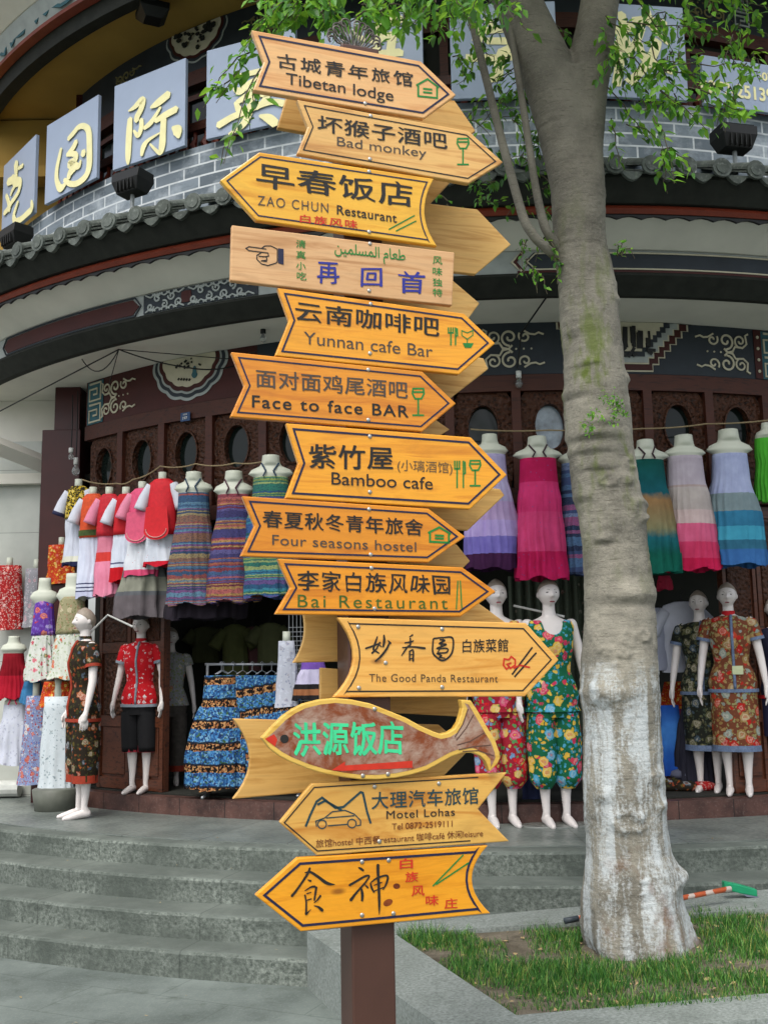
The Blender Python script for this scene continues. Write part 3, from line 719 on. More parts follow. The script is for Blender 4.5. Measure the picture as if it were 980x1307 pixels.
def brush_strokes(name, strokes, tf, mat, parent, y=-.0014, k=1.0, thick=.0):
    """hand painted characters: each stroke is a list of (x, y, half width) mapped by tf to the sign's face"""
    m = MB(); o0 = Vector(tf(0, 0)); u = (Vector(tf(1, 0)) - o0).length; v = (Vector(tf(0, 1)) - o0).length; sc = (u + v) / 2 * k
    for si, st in enumerate(strokes):
        P = [Vector((*tf(a, b), w_ * sc)) for a, b, w_ in st]; Q = []
        E_ = [P[0] * 2 - P[1]] + P + [P[-1] * 2 - P[-2]]
        for i in range(1, len(E_) - 2):
            for q in range(7):
                t_ = q / 7; a, b, c, d = E_[i - 1], E_[i], E_[i + 1], E_[i + 2]
                Q.append(.5 * ((2 * b) + (c - a) * t_ + (2 * a - 5 * b + 4 * c - d) * t_ * t_ + (3 * b - a - 3 * c + d) * t_ ** 3))
        Q.append(P[-1]); L, R_ = [], []
        for i, p in enumerate(Q):
            d = (Q[min(i + 1, len(Q) - 1)] - Q[max(i - 1, 0)]); d = Vector((d.x, d.y)); d = d.normalized() if d.length > 1e-9 else Vector((1, 0)); n_ = Vector((-d.y, d.x)); w_ = max(p.z, sc * .8)
            L.append((p.x + n_.x * w_, p.y + n_.y * w_)); R_.append((p.x - n_.x * w_, p.y - n_.y * w_))
        def cap(p, q, A):
            d = Vector((p.x - q.x, p.y - q.y)); d = d.normalized() if d.length else Vector((1, 0)); return (p.x + d.x * p.z * .7, p.y + d.y * p.z * .7)
        yy = y - si * .00012 - thick; b_ = len(m.v); n = len(Q)
        for a, c in zip(L, R_): m.v += [(a[0], yy, a[1]), (c[0], yy, c[1])]
        for i in range(n - 1): m.f.append((b_ + 2 * i, b_ + 2 * i + 2, b_ + 2 * i + 3, b_ + 2 * i + 1)); m.mi.append(0)
        c0, c1 = cap(Q[0], Q[1], 0), cap(Q[-1], Q[-2], 0); m.v += [(c0[0], yy, c0[1]), (c1[0], yy, c1[1])]
        m.f += [(b_, b_ + 1, b_ + 2 * n), (b_ + 2 * n - 2, b_ + 2 * n + 1, b_ + 2 * n - 1)]; m.mi += [0, 0]
    me = bpy.data.meshes.new(name); me.from_pydata(m.v, [], m.f); me.materials.append(mat); me.update(); o = bpy.data.objects.new(name, me); link(o, parent)
    if thick:
        s_ = o.modifiers.new('thick', 'SOLIDIFY'); s_.thickness = thick; s_.offset = 0
    return o
G_SHI = [[(232,115,8),(215,160,10),(160,245,9),(110,315,10),(80,350,11)],[(190,155,4),(235,150,9),(300,190,11),(360,235,13),(400,250,10),(440,253,2)],[(215,215,4),(240,225,9)],[(190,305,4),(240,275,7),(275,270,9)],[(285,275,9),(275,340,8),(268,385,7)],[(205,330,5),(240,318,4)],[(205,385,5),(245,372,5)],[(190,340,7),(200,400,7),(200,470,8),(200,500,9),(225,475,4),(240,460,2)],[(320,345,9),(290,385,6),(265,405,3)],[(265,430,3),(300,440,8),(330,465,12),(335,475,8)]]
G_SHEN = [[(635,112,4),(655,122,10),(678,138,8)],[(560,260,10),(620,225,9),(690,185,9),(725,185,7),(690,240,8),(620,320,9),(570,385,13)],[(660,290,9),(668,340,12),(665,390,9)],[(690,255,4),(715,280,8)],[(735,240,6),(745,280,9),(765,318,7)],[(740,235,5),(790,200,8),(860,178,8),(880,195,9),(865,250,8),(840,295,5)],[(765,260,4),(830,235,5)],[(760,310,5),(850,275,5)],[(797,88,13),(797,150,12),(803,250,11),(807,380,11),(808,450,8),(808,505,2)]]
G_MIAO = [[(130,85,4),(118,120,6),(105,165,6),(125,180,5),(140,190,4)],[(145,120,4),(125,160,5),(95,190,6)],[(55,160,5),(100,145,6),(150,125,4)],[(170,75,4),(172,110,8),(165,150,6)],[(140,135,3),(155,150,4)],[(195,110,3),(212,128,7)],[(205,125,5),(185,165,7),(150,210,7),(115,240,4)]]
G_XIANG = [[(350,75,6),(330,88,3)],[(300,125,4),(340,118,5),(355,112,4)],[(335,95,5),(335,130,6),(330,150,4)],[(325,140,4),(300,175,5),(280,205,3)],[(285,155,4),(350,150,5),(420,158,7),(425,155,3)],[(330,175,5),(330,235,5)],[(330,178,5),(352,172,5),(352,240,6)],[(332,200,4),(350,198,3)],[(332,225,4),(350,222,4)]]
G_YUAN = [[(478,100,5),(475,180,6),(500,215,6),(535,235,6),(575,215,6),(600,170,6),(598,95,6),(540,92,5),(480,98,5)],[(520,105,5),(550,110,5),(515,130,5),(560,135,5),(500,160,5),(565,160,5),(560,185,5),(505,190,5),(530,205,5),(515,215,4),(550,220,4)],[(540,100,4),(525,150,4),(500,195,4)]]
G_GILT = {'克': (70/915, 0, 200, [[(285,110,35),(290,200,35),(290,300,25)],[(400,150,18),(330,200,14)],[(150,430,30),(230,390,35),(300,330,20)],[(230,330,20),(270,420,40),(350,430,35),(340,560,25),(290,660,22),(220,760,22),(150,880,25),(90,950,20)],[(200,640,15),(230,560,18),(280,470,20)],[(125,650,18),(160,750,22),(180,900,22)],[(320,760,18),(280,880,22),(250,1000,25),(280,1090,30),(380,1040,25),(480,950,28),(550,870,28),(545,740,12)]]),
 '国': (80/951, 55, 150, [[(290,480,20),(260,620,26),(225,800,28),(225,960,30),(280,1080,38),(360,1010,20)],[(400,330,25),(480,240,30),(560,150,28),(650,140,30),(710,230,38),(720,500,42),(715,750,42),(660,900,38),(540,1000,32),(430,1010,28),(340,950,22)],[(520,370,32),(470,470,32),(380,570,18)],[(380,570,18),(500,560,30),(510,640,35),(420,710,40),(480,730,40),(560,740,30),(590,650,8)],[(500,760,40),(430,840,40),(400,930,28)],[(620,530,38),(640,570,30)]]),
 '际': (.102, 150, 100, [[(150,415,8),(220,370,25),(320,280,40),(310,380,35),(260,480,35),(250,540,30)],[(310,520,25),(310,620,28),(270,720,26),(215,660,12)],[(170,510,30),(160,650,38),(150,850,38),(145,1000,32),(145,1080,12)],[(430,370,15),(520,310,40),(650,205,42)],[(550,370,15),(490,470,22),(430,560,30),(350,630,22)],[(490,540,25),(600,470,35),(750,390,36)],[(590,520,35),(580,700,38),(570,850,40),(540,940,22),(420,830,10)],[(540,690,8),(400,780,20),(340,860,32),(315,970,18)],[(700,620,15),(760,660,55),(780,740,22)]]),
 '英': (.1122, 265, 80, [[(380,150,20),(480,130,28),(640,90,26)],[(310,300,20),(370,330,40),(450,270,38),(560,200,30),(700,160,30)],[(470,330,30),(530,290,40),(560,180,30)],[(320,460,15),(360,540,35),(350,580,20)],[(340,460,25),(450,390,35),(540,350,38),(680,370,38),(640,450,30),(560,520,30)],[(130,720,38),(280,630,35),(440,560,35),(620,480,35),(760,450,30),(870,470,35)],[(560,260,36),(520,350,38),(500,460,38),(470,600,40),(400,720,35),(250,820,12)],[(600,610,15),(700,640,45),(780,700,45)]])}
AS = 'arrow_sign'
b = Board(AS, [(321, 38), (537, 78), (582, 121), (541, 151), (323, 115), (337, 79)], 'topmost pale arrow sign pointing right reading Tibetan lodge', 'pink')
b.border(6.5, 2.6); b.text('古城青年旅馆', 354, 87, 526, 111, 18, INK, 'chinese_lettering', .004, .08, 1.22, seed=1)
b.text('Tibetan lodge', 365, 112, 502, 134, 19, INK, 'english_lettering', .008); b.house(531, 101, 560, 124, GRN, .1); b.screws([(466, 132)])
b = Board(AS, [(379, 127), (598, 167), (642, 207), (598, 234), (379, 196), (393, 162)], 'pale arrow sign pointing right reading Bad monkey, with a green wine glass', 'pale')
b.border(6, 1.6, INK); b.text('坏猴子酒吧', 405, 168, 570, 191, 21, INK, 'chinese_lettering', .004, .02, 1.05, seed=2)
b.text('Bad monkey', 430, 190, 544, 205, 15.5, plain('#4b4138', .5), 'english_lettering', .0); b.glass(583, 177, 598, 210, GRN); b.screws([(473, 148), (472, 203)])
b = Board(AS, [(281, 230), (331, 194)] + bowed((554, 228), (558, 314), 14) + [(327, 281)], 'yellow arrow sign pointing left reading Zao Chun Restaurant', 'yellow')
b.border(6, 1.8, INKB); b.text('早春饭店', 328, 238, 527, 265, 31, INK, 'chinese_lettering', .0, .05, 1.05, seed=3)
b.text('ZAO CHUN', 329, 262, 419, 272, 12.5, plain('#4b4138', .5), 'english_lettering', .0, 0, 1.2); b.text('Restaurant', 430, 273.5, 506, 284.5, 11.5, INK, 'english_lettering', .02, 0, 1.05)
b.text('白族风味', 383, 284, 456, 292, 10.5, RED, 'red_lettering', .01, .02, 1.2); b.ribbons('chopstick_symbol', [[(496, 293), (529, 275)], [(505, 295), (531, 282)]], GRN, 1.6); b.screws([(471, 219), (471, 296)])
b = Board(AS, [(296, 287), (580, 322), (577, 390), (294, 358)], 'unvarnished square ended sign with a pointing hand and blue Chinese characters', 'raw', .034)
b.text('再', 405, 362, 432, 362, 27, BLUE, 'blue_lettering', .004, .06, seed=4); b.text('回', 461, 366, 487, 366, 24, BLUE, 'blue_lettering', .004, .05, seed=5); b.text('首', 509, 374, 541, 375, 28, BLUE, 'blue_lettering', .004, .06, seed=6)
for i, (ch, x, y) in enumerate((('清', 378, 316), ('真', 378, 330), ('小', 378, 344), ('吃', 379, 357))): b.text(ch, x, y, x + 12, y + 1, 10, GRN, 'green_lettering', .015)
for i, (ch, x, y) in enumerate((('风', 552, 337), ('味', 552, 351), ('独', 552, 365), ('特', 552, 378))): b.text(ch, x, y, x + 12, y + 1, 10, GRN, 'green_lettering', .015)
b.text('ﻦﻴﻤﻠﺴﻤﻟﺍ ﻡﺎﻌﻃ', 427, 330, 517, 340, 21, GRN, 'arabic_lettering', .012)
b.ribbons('hand_symbol', [[(340, 318), (318, 315), (314, 317), (318, 320), (334, 322), (328, 326), (328, 331), (334, 337), (342, 339), (352, 336), (354, 334), (354, 318), (346, 314), (338, 314), (334, 317)], [(334, 322), (342, 323), (343, 327), (335, 328)], [(330, 327), (340, 328), (341, 332), (333, 333)], [(334, 333), (341, 334)]], INK, 1.3)
b.fill('hand_cuff', [[(355, 317), (362, 318), (362, 338), (355, 336)]], INKB); b.screws([(472, 311), (471, 371)])
b = Board(AS, [(354, 367), (592, 400), (632, 438), (586, 478), (351, 454), (369, 409)], 'orange arrow sign pointing right reading Yunnan cafe Bar', 'orange')
b.border(6.5, 2.3); b.text('云南咖啡吧', 377, 409, 560, 430, 25, INK, 'chinese_lettering', .004, .04, 1.05, seed=7)
b.text('Yunnan cafe Bar', 387.5, 439, 552, 456.5, 16, plain('#4b4138', .5), 'english_lettering', .0); b.cutlery(572, 418, 584, 441, GRN)
b.ribbons('cup_symbol', [[(589, 422), (589, 428), (596, 433), (603, 428), (603, 422), (596, 425), (589, 422)], [(596, 433), (596, 438)]], GRN, 1.3); b.fill('cup_saucer', [[(590, 438), (604, 438), (601, 444), (593, 444)]], GRN); b.screws([(473, 388), (472, 451)])
b = Board(AS, [(295, 449), (539, 474), (582, 515), (539, 551), (294, 532), (312, 492)], 'orange arrow sign pointing right reading Face to face BAR', 'deep')
b.border(6.5, 2.0, INKB); b.text('面对面鸡尾酒吧', 327, 494, 520, 509, 23, plain('#4b4138', .5), 'chinese_lettering', .0, .02, 1.05, seed=8)
b.text('Face to face BAR', 322, 520, 521, 533, 15.5, INK, 'english_lettering', .02, 0, 1.15); b.glass(526, 496, 541, 530, GRN); b.screws([(470, 472), (470, 536)])
b = Board(AS, [(365, 540), (601, 558), (647, 606), (600, 650), (364, 636), (381, 591)], 'amber arrow sign pointing right reading Bamboo cafe', 'orange')
b.border(7, 2.6); b.text('紫竹屋', 395, 597, 501, 600, 30, INK, 'chinese_lettering', .010, .04, 1.05, seed=9)
b.text('(小璃酒馆)', 507, 603, 577, 607, 17, plain('#5a4a33', .5), 'small_lettering', .0); b.text('Bamboo cafe', 423, 618.5, 552, 625, 16, INK, 'english_lettering', .004)
b.cutlery(580, 588, 594, 623, GRN); b.glass(599, 588, 613, 620, GRN); b.screws([(472, 557), (472, 628)])
b = Board(AS, [(309, 633), (547, 649), (594, 685), (547, 718), (307, 710), (325, 671)], 'orange arrow sign pointing right reading Four seasons hostel', 'deep')
b.border(6.5, 2.2); b.text('春夏秋冬青年旅舍', 336, 673, 539, 684, 22, INK, 'chinese_lettering', .006, .03, 1.08, seed=10)
b.text('Four seasons hostel', 347.5, 695.5, 531, 704.5, 13, plain('#4b4138', .5), 'english_lettering', .003, 0, 1.05); b.house(546, 673, 575, 692, GRN, .05); b.screws([(471, 650), (473, 708)])
b = Board(AS, [(354, 713), (590, 724), (633, 755), (588, 787), (351, 784), (371, 750)], 'orange arrow sign pointing right reading Bai Restaurant, with two green chopsticks', 'deep')
b.border(6.5, 2.2); b.text('李家白族风味园', 380, 754, 574, 758, 25, INK, 'chinese_lettering', .0, .09, 1.12, seed=11)
b.text('Bai Restaurant', 380, 775, 571, 777.5, 16, plain('#3c5a1d', .5), 'english_lettering', .0, 0, 1.25); b.ribbons('chopstick_symbol', [[(582, 778), (584, 741)], [(589, 777), (587, 741)]], GRN, 1.6); b.screws([(474, 725), (478, 777)])
b = Board(AS, [(430, 788), (671, 795), (713, 842), (670, 889), (425, 890)] + bowed((425, 890), (430, 788), 24)[1:-1], 'honey coloured arrow sign pointing right reading The Good Panda Restaurant', 'panda')
b.border(7.5, 1.7, INK); tf_ = lambda x, y: b.L(455 + .2041 * x, 795 + .2041 * y)
for g_ in (G_MIAO, G_XIANG, G_YUAN): brush_strokes('chinese_lettering', g_, tf_, INK, b.o)
b.text('白族菜館', 590, 833, 648, 832, 17, INK, 'small_lettering', .012, 0, 1.05); b.text('The Good Panda Restaurant', 471, 870, 635, 871, 10, plain('#4b3a28', .5), 'english_lettering', .0, 0, 1.1)
b.ribbons('chopstick_symbol', [[(653, 861), (679, 826)], [(656, 864), (684, 833)]], INK, 2.2)
b.ribbons('noodle_symbol', [[(650, 851), (646, 854), (642, 849), (643, 841), (649, 842), (652, 838), (657, 842), (657, 849), (651, 853), (647, 848), (652, 846)], [(655, 853), (663, 849), (676, 852)]], RED, 2.2); b.screws([(457, 800), (564, 803), (492, 846), (458, 878), (564, 877)])
# the fish
fo = [(334, 942), (347, 928), (361, 914), (374, 905), (388, 898), (408, 893), (428, 891), (450, 893), (473, 898), (496, 907), (518, 916), (536, 926), (554, 934), (563, 937), (572, 935), (580, 930), (585, 922), (588, 913), (590, 904), (588, 893), (601, 894), (612, 911), (624, 932), (632, 945), (637, 959), (638, 968), (635, 975), (625, 985), (620, 972), (613, 965), (603, 961), (590, 961), (576, 966), (560, 975), (545, 983), (525, 989), (505, 993), (482, 995), (460, 995), (437, 992), (415, 988), (392, 981), (370, 972), (357, 965), (345, 956)]
b = Board('fish_sign', fo, 'fish shaped brown sign with turquoise characters and a red arrow', wood('fish_rim_wood', '#c79a3c', '#dcb556', 8, .4, False), .05, th=.03)
t = NT('weathered_fish_paint', .6, .3); v = t.coords((1, 1, 1)); n1 = t.noise(v, 9, 6, .7, .6); n2 = t.noise(t.coords((4, 1, 16)), 8, 4)
c = t.mix(t.ramp(n1, [(.42, W(0)), (.62, W(1))]), H('#7d3f1f'), H('#a58d7c')); c = t.mix(t.ramp(n2, [(.55, W(0)), (.75, W(.6))]), c, H('#5c2a15')); t.col(c); M_fish = t.m
cf = Vector((0, 0)); P = [Vector(p) for p in fo]; n = len(P); Q = []
for i in range(n):
    d1 = (P[i] - P[i - 1]).normalized(); d2 = (P[(i + 1) % n] - P[i]).normalized(); nn = Vector((-d1.y - d2.y, d1.x + d2.x)).normalized(); Q.append(P[i] + nn * 6.2)
Q = [tuple(q) for q in Q]
b.fill('fish_body', [Q], M_fish, -.0006)
b.fill('fish_snout', [[(338, 943), (350, 937), (354, 944), (351, 953)]], RED, -.0016); b.fill('fish_eye', [[(363 + 5.5 * cos(q * pi / 8), 943 + 5.5 * sin(q * pi / 8)) for q in range(16)]], INK, -.0016)
b.ribbons('tail_ray', [[(583, 951), (600, 946), (618, 935)], [(585, 957), (604, 953), (626, 951)], [(582, 945), (594, 930), (604, 912)], [(580, 941), (590, 925), (597, 905)], [(590, 959), (610, 958), (630, 965)]], plain('#5b4034', .6), 1.3)
b.text('洪源饭店', 375, 964, 514, 962, 42, plain('#3fc98a', .5), 'turquoise_lettering', .03, .06, 1.04, seed=14)
b.fill('red_arrow', [[(423, 983), (440, 972), (440, 977), (526, 971), (526, 980), (436, 984)]], RED, -.0018); b.screws([(478, 905), (463, 990), (495, 988)])
mo = [(357, 1050), (398, 1000), (647, 986), (610, 1033), (650, 1074), (405, 1092)]
b = Board(AS, mo, 'streaky arrow sign pointing left with a car drawing reading Motel Lohas', 'striped')
b.ribbons('border_line', [[(610, 992), (401, 1005), (363, 1050), (405, 1086), (600, 1073)]], INK, 1.4)
b.text('大理汽车旅馆', 474, 1033, 610, 1026, 22, TEALINK, 'chinese_lettering', .014, .0, 1.05); b.text('Motel Lohas', 493, 1045, 580, 1041, 10, plain('#332a22', .5), 'english_lettering', .012, 0, 1.1)
b.text('Tel 0872-2519111', 500, 1059, 577, 1055, 8, BRN, 'phone_lettering', .006); b.text('旅馆hostel 中西餐restaurant 咖啡café 休闲leisure', 403, 1082, 616, 1068, 10.5, BRN, 'small_lettering', .006)
b.ribbons('mountain_symbol', [[(390, 1055), (396, 1040), (404, 1023), (411, 1018), (428, 1031), (438, 1030), (460, 1011), (463, 1012), (468, 1035), (473, 1051)], [(405, 1027), (415, 1022), (436, 1034)]], TEALINK, 2.6)
b.ribbons('car_symbol', [[(404, 1055), (403, 1048), (414, 1044), (424, 1036), (440, 1034), (452, 1039), (460, 1047), (460, 1053), (455, 1054)], [(416, 1044), (452, 1041)], [(418, 1054), (443, 1052)]] + [[(cx_ + 5.5 * cos(q * pi / 6), cy_ + 5.5 * sin(q * pi / 6)) for q in range(13)] for cx_, cy_ in ((411, 1052), (449, 1051))], TEALINK, 1.3)
b.screws([(478, 1004), (484, 1074), (560, 1000)])
so = [(326, 1143), (380, 1095)] + bowed((623, 1079), (626, 1166), 22) + [(384, 1189)]
b = Board(AS, so, 'lowest orange arrow sign pointing left with two large brush characters', 'orange')
b.border(7.5, 2.8); tf_ = lambda x, y: b.L(360 + .1531 * x, 1090 + .1531 * y)
brush_strokes('chinese_lettering', G_SHI, tf_, INK, b.o, k=1.05); brush_strokes('chinese_lettering', G_SHEN, tf_, INK, b.o, k=1.05)
b.fill('pine_knot', [[(506 + 4.5 * cos(q * pi / 8), 1131 + 3.6 * sin(q * pi / 8)) for q in range(16)]], plain('#6a2f10', .4, .4, 60), -.0005); b.fill('pine_knot', [[(495 + 6 * cos(q * pi / 8), 1152 + 4.5 * sin(q * pi / 8) - .25 * 6 * cos(q * pi / 8)) for q in range(16)]], plain('#7a3a14', .4, .4, 60), -.0005)
for ch, x, y in (('白', 518, 1102), ('族', 525, 1119), ('风', 533, 1137), ('味', 551, 1149), ('庄', 575, 1153)): b.text(ch, x - 8, y + 7, x + 8, y + 6, 13, RED, 'red_lettering', .012, .02)
b.ribbons('chopstick_symbol', [[(552, 1131), (591, 1091)], [(556, 1129), (598, 1101)]], GRN, 1.8); b.screws([(462, 1100), (496, 1098), (462, 1168), (502, 1166)])
# plain boards on the far side of the post, pointing elsewhere
BO = -pw - .012
for i, (poly, lab) in enumerate((
    ([(366, 122), (580, 128), (607, 167), (565, 197), (392, 170), (354, 163)], 'plain back board showing behind the Tibetan lodge sign'),
    ([(430, 205), (553, 225), (577, 230), (547, 262), (430, 245)], 'small plain back board peeping out beside the Zao Chun sign'),
    ([(430, 245), (609, 267), (652, 312), (607, 350), (430, 330)], 'broad plain back board pointing right beside the Zao Chun sign'),
    ([(430, 340), (577, 357), (612, 387), (588, 420), (430, 400)], 'pale back board pointing right between the hand sign and the Yunnan sign'),
    ([(430, 430), (617, 457), (623, 471), (570, 512), (430, 496)], 'plain back board pointing right below the Yunnan sign'),
    ([(430, 512), (545, 528), (574, 548), (555, 560), (430, 550)], 'plain back board tip showing below the Face to face sign'),
    ([(430, 600), (638, 624), (644, 632), (597, 677), (430, 662)], 'knotty back board pointing right below the Bamboo sign'),
    ([(430, 668), (583, 695), (600, 716), (591, 725), (430, 712)], 'plain back board tip showing below the Four seasons sign'),
    ([(385, 775), (600, 762), (646, 795), (600, 840), (374, 846)] + bowed((374, 846), (385, 775), 9)[1:-1], 'concave ended back board between the Bai and Good Panda signs'),
    ([(409, 852), (600, 868), (592, 915), (409, 905)], 'plain back board between the Good Panda sign and the fish'),
    ([(297, 917), (560, 925), (598, 958), (560, 997), (297, 1020)] + bowed((297, 1020), (297, 917), 22)[1:-1], 'wide plain back board with a concave end behind the fish'))):
    Board('back_board', poly, lab, 'back', BO, th=.02, group='plain back boards on the far side of the post')

# ------------------------------------------------------------------ the tree in the grass bed
TY = 5.42
def knot(y, x, r, h, kind=0): return (y, x, r, h, kind)
rows = [(1222, 752, 897), (1200, 744, 889), (1185, 742, 883), (1148, 742, 872), (1111, 744, 868), (1087, 746, 859), (1060, 745, 855), (1038, 743, 852), (989, 742, 849), (940, 743, 845), (924, 742, 844), (857, 740, 841), (790, 744, 838), (722, 743, 831), (693, 742, 827), (659, 736, 823), (624, 728, 817), (589, 725, 811), (555, 721, 806), (520, 719, 803), (464, 717, 797), (412, 713, 790), (360, 711, 786), (300, 704, 774), (214, 699, 770), (165, 692, 767), (130, 683, 767), (107, 673, 768), (85, 664, 771), (58, 655, 777)]
def rowat(R_, y):
    for a, b in zip(R_, R_[1:]):
        if b[0] <= y <= a[0]:
            t = (a[0] - y) / (a[0] - b[0]); t2 = t
            return a[1] + (b[1] - a[1]) * t2, a[2] + (b[2] - a[2]) * t2
    return R_[-1][1:] if y < R_[-1][0] else R_[0][1:]
# (pixel x, pixel y, half width, half height, depth in m, kind) of the scars and swellings seen on the bark
SC = [(800, 768, 40, 14, .022, 'lip'), (765, 882, 26, 20, .04, 'lump'), (790, 815, 10, 9, .02, 'ring'), (785, 835, 6, 6, .02, 'ring'), (812, 812, 8, 7, .02, 'ring'), (766, 830, 7, 6, .015, 'ring'),
      (812, 655, 17, 14, .024, 'ring'), (790, 618, 9, 8, .02, 'lump'), (768, 620, 12, 9, .02, 'ring'), (796, 598, 9, 8, .018, 'ring'), (757, 565, 28, 8, .022, 'lip'), (750, 583, 24, 6, .016, 'lip'), (765, 695, 12, 6, .022, 'lip'),
      (730, 510, 12, 8, .014, 'lip'), (755, 605, 20, 6, .012, 'lip'), (790, 1042, 22, 13, .02, 'ring'), (762, 1010, 11, 8, .018, 'lump'), (835, 1025, 12, 9, .02, 'lump'), (830, 990, 9, 7, .018, 'ring'), (865, 1118, 14, 14, .04, 'lump'), (806, 1122, 11, 10, .013, 'ring'), (776, 1135, 9, 9, .01, 'lump'),
      (727, 432, 5, 5, .012, 'ring'), (745, 475, 16, 5, .01, 'lip'), (785, 390, 12, 5, .012, 'lip'), (800, 486, 6, 6, .03, 'lump'), (762, 550, 22, 6, .016, 'lip'), (740, 640, 14, 7, .01, 'lip')]
def bark_surface(rows, ytop, ybot, Y, n=112, step=2.2, flare=True):
    rings = []; y = ybot; prevz = None
    while y >= ytop:
        l, r = rowat(rows, y); a, b = atY(l, y, Y), atY(r, y, Y); c = (a + b) / 2; rad = (b.x - a.x) / 2
        ring = []; sq = .98 - .40 * max(0, min(1, (230 - y) / 150))
        for k in range(n):
            th = 2 * pi * k / n; d = 0
            px_ = (l + r) / 2 + (r - l) / 2 * cos(th); front = -sin(th)
            if front > -.2:
                for (sx, sy, sw, sh, dep, kd) in SC:
                    if abs(y - sy) > sh * 2.4: continue
                    q = hypot((px_ - sx + 5 * noise.noise(Vector((px_ * .09, y * .09, 3)))) / sw, (y - sy + 4 * noise.noise(Vector((px_ * .08, y * .1, 7)))) / sh) + .18 * noise.noise(Vector((px_ * .2, y * .2, sx)))
                    if q > 2.2: continue
                    if kd == 'lump': d += dep * math.exp(-q * q * 1.2)
                    elif kd == 'ring': d += 1.15 * dep * (math.exp(-((q - .8) / .33) ** 2) * (.7 + .6 * noise.noise(Vector((px_ * .12, y * .12, sy)))) + .35 * math.exp(-(q / .4) ** 2))
                    else: d += dep * (math.exp(-((y - sy + sh * .5) / sh) ** 2) - .9 * math.exp(-((y - sy - sh * .4) / (sh * .5)) ** 2)) * math.exp(-((px_ - sx) / sw) ** 2)
            q = Vector((c.x + rad * cos(th), Y + rad * sin(th), c.z))
            d += .014 * noise.noise(q * 3.1) + .004 * noise.noise(Vector((q.x * 9, q.y * 9, q.z * 14))) + .003 * noise.noise(Vector((q.x * 25, q.y * 25, q.z * 50)))
            if flare:   # buttress ridges near the ground
                lowf = max(0, (y - 1040) / 180); d += lowf * .045 * (.5 + .5 * sin(th * 5 + 1.0)) - lowf * .02
            ring.append((c.x + (rad + d) * cos(th) , Y + (rad + d) * sin(th) * sq, c.z))
        rings.append(ring); y -= step
    return rings
t = NT('grey_bark', .85, .25); v = t.coords(); g = t.n('NewGeometry'); po = t.sep(g.outputs['Position'])
n1 = t.noise(v, 3.5, 6, .65); n2 = t.noise(t.coords((6, 6, 60)), 1.6, 4, .6); n3 = t.noise(t.coords((9, 9, 1.1)), 1.2, 6, .68, .5); n4 = t.noise(v, 70, 4, .7)
c = t.mix(t.ramp(n1, [(.32, W(0)), (.68, W(1))]), H('#625f56'), H('#a09b8c'))
c = t.mix(t.ramp(n2, [(.58, W(0)), (.78, W(.3))]), c, H('#4a443a'))
c = t.mix(t.ramp(n4, [(.5, W(0)), (.75, W(.35))]), c, H('#b0ac9d')); n5 = t.noise(t.coords((7, 7, 90)), 1.5, 3, .5); n6 = t.noise(v, 28, 5, .75)
c = t.mix(t.ramp(n5, [(.64, W(0)), (.69, W(.5))]), c, H('#3b362c')); c = t.mix(t.ramp(n6, [(.60, W(0)), (.68, W(.55))]), c, H('#4a453a'))
moss = t.noise(t.coords((9, 9, 3)), 1.0, 4, .6); hz = t.math('MULTIPLY', t.math('GREATER_THAN', po[2], 2.1), t.math('SUBTRACT', 1.0, t.math('MULTIPLY', t.math('ABSOLUTE', t.math('SUBTRACT', po[2], 3.2)), .8)))
c = t.mix(t.math('MULTIPLY', t.ramp(moss, [(.53, W(0)), (.66, W(1))]), t.math('MAXIMUM', hz, 0)), c, H('#5d6a2c'))
dk = t.ramp(po[2], [(.0, W(0)), (1, W(1))])
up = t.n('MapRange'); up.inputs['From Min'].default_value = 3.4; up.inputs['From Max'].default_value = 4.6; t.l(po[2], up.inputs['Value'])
c = t.mix(t.math('MULTIPLY', up.outputs[0], .55), c, H('#45413a'))  # bark colour darkens upward, standing in for the crown's shade
# limewash brushed on the lower trunk, worn into vertical streaks
lim = t.n('MapRange'); lim.inputs['From Min'].default_value = 1.78; lim.inputs['From Max'].default_value = 1.66; t.l(t.math('ADD', po[2], t.math('MULTIPLY', t.math('SUBTRACT', n2, .5), .22)), lim.inputs['Value'])
wm = t.math('MULTIPLY', t.ramp(t.math('ADD', n3, t.math('MULTIPLY', t.math('SUBTRACT', n4, .5), .4)), [(.45, W(0)), (.61, W(1))]), lim.outputs[0])
c = t.mix(t.math('MULTIPLY', wm, .85), c, H('#c3cacb'))
dirt = t.ramp(t.noise(t.coords((4, 4, 3)), 1.3, 5, .6), [(.56, W(0)), (.68, W(1))]); lo = t.n('MapRange'); lo.inputs['From Min'].default_value = 1.0; lo.inputs['From Max'].default_value = .7; t.l(po[2], lo.inputs['Value'])
c = t.mix(t.math('MULTIPLY', t.math('MULTIPLY', dirt, lo.outputs[0]), .7), c, H('#6b4a30'))
t.col(c); t.bump(t.math('ADD', n4, t.math('SUBTRACT', t.math('MULTIPLY', n2, .5), t.math('MULTIPLY', n6, .8))), .55, .010); M_bark = t.m
tree = empty('street_tree', tuple(atY(815, 1222, TY)), 0, 'grey barked tree with limewashed trunk forking above the arrow signs', 'tree')
inv = Matrix.Translation(-Vector(tree.location))
tkm = MB(); tkm.loft(bark_surface([(r_[0], r_[1] + .022 * (r_[2] - r_[1]), r_[2] - .022 * (r_[2] - r_[1])) for r_ in rows], 96, 1228, TY)); tkm.v = [tuple(inv @ Vector(p)) for p in tkm.v]
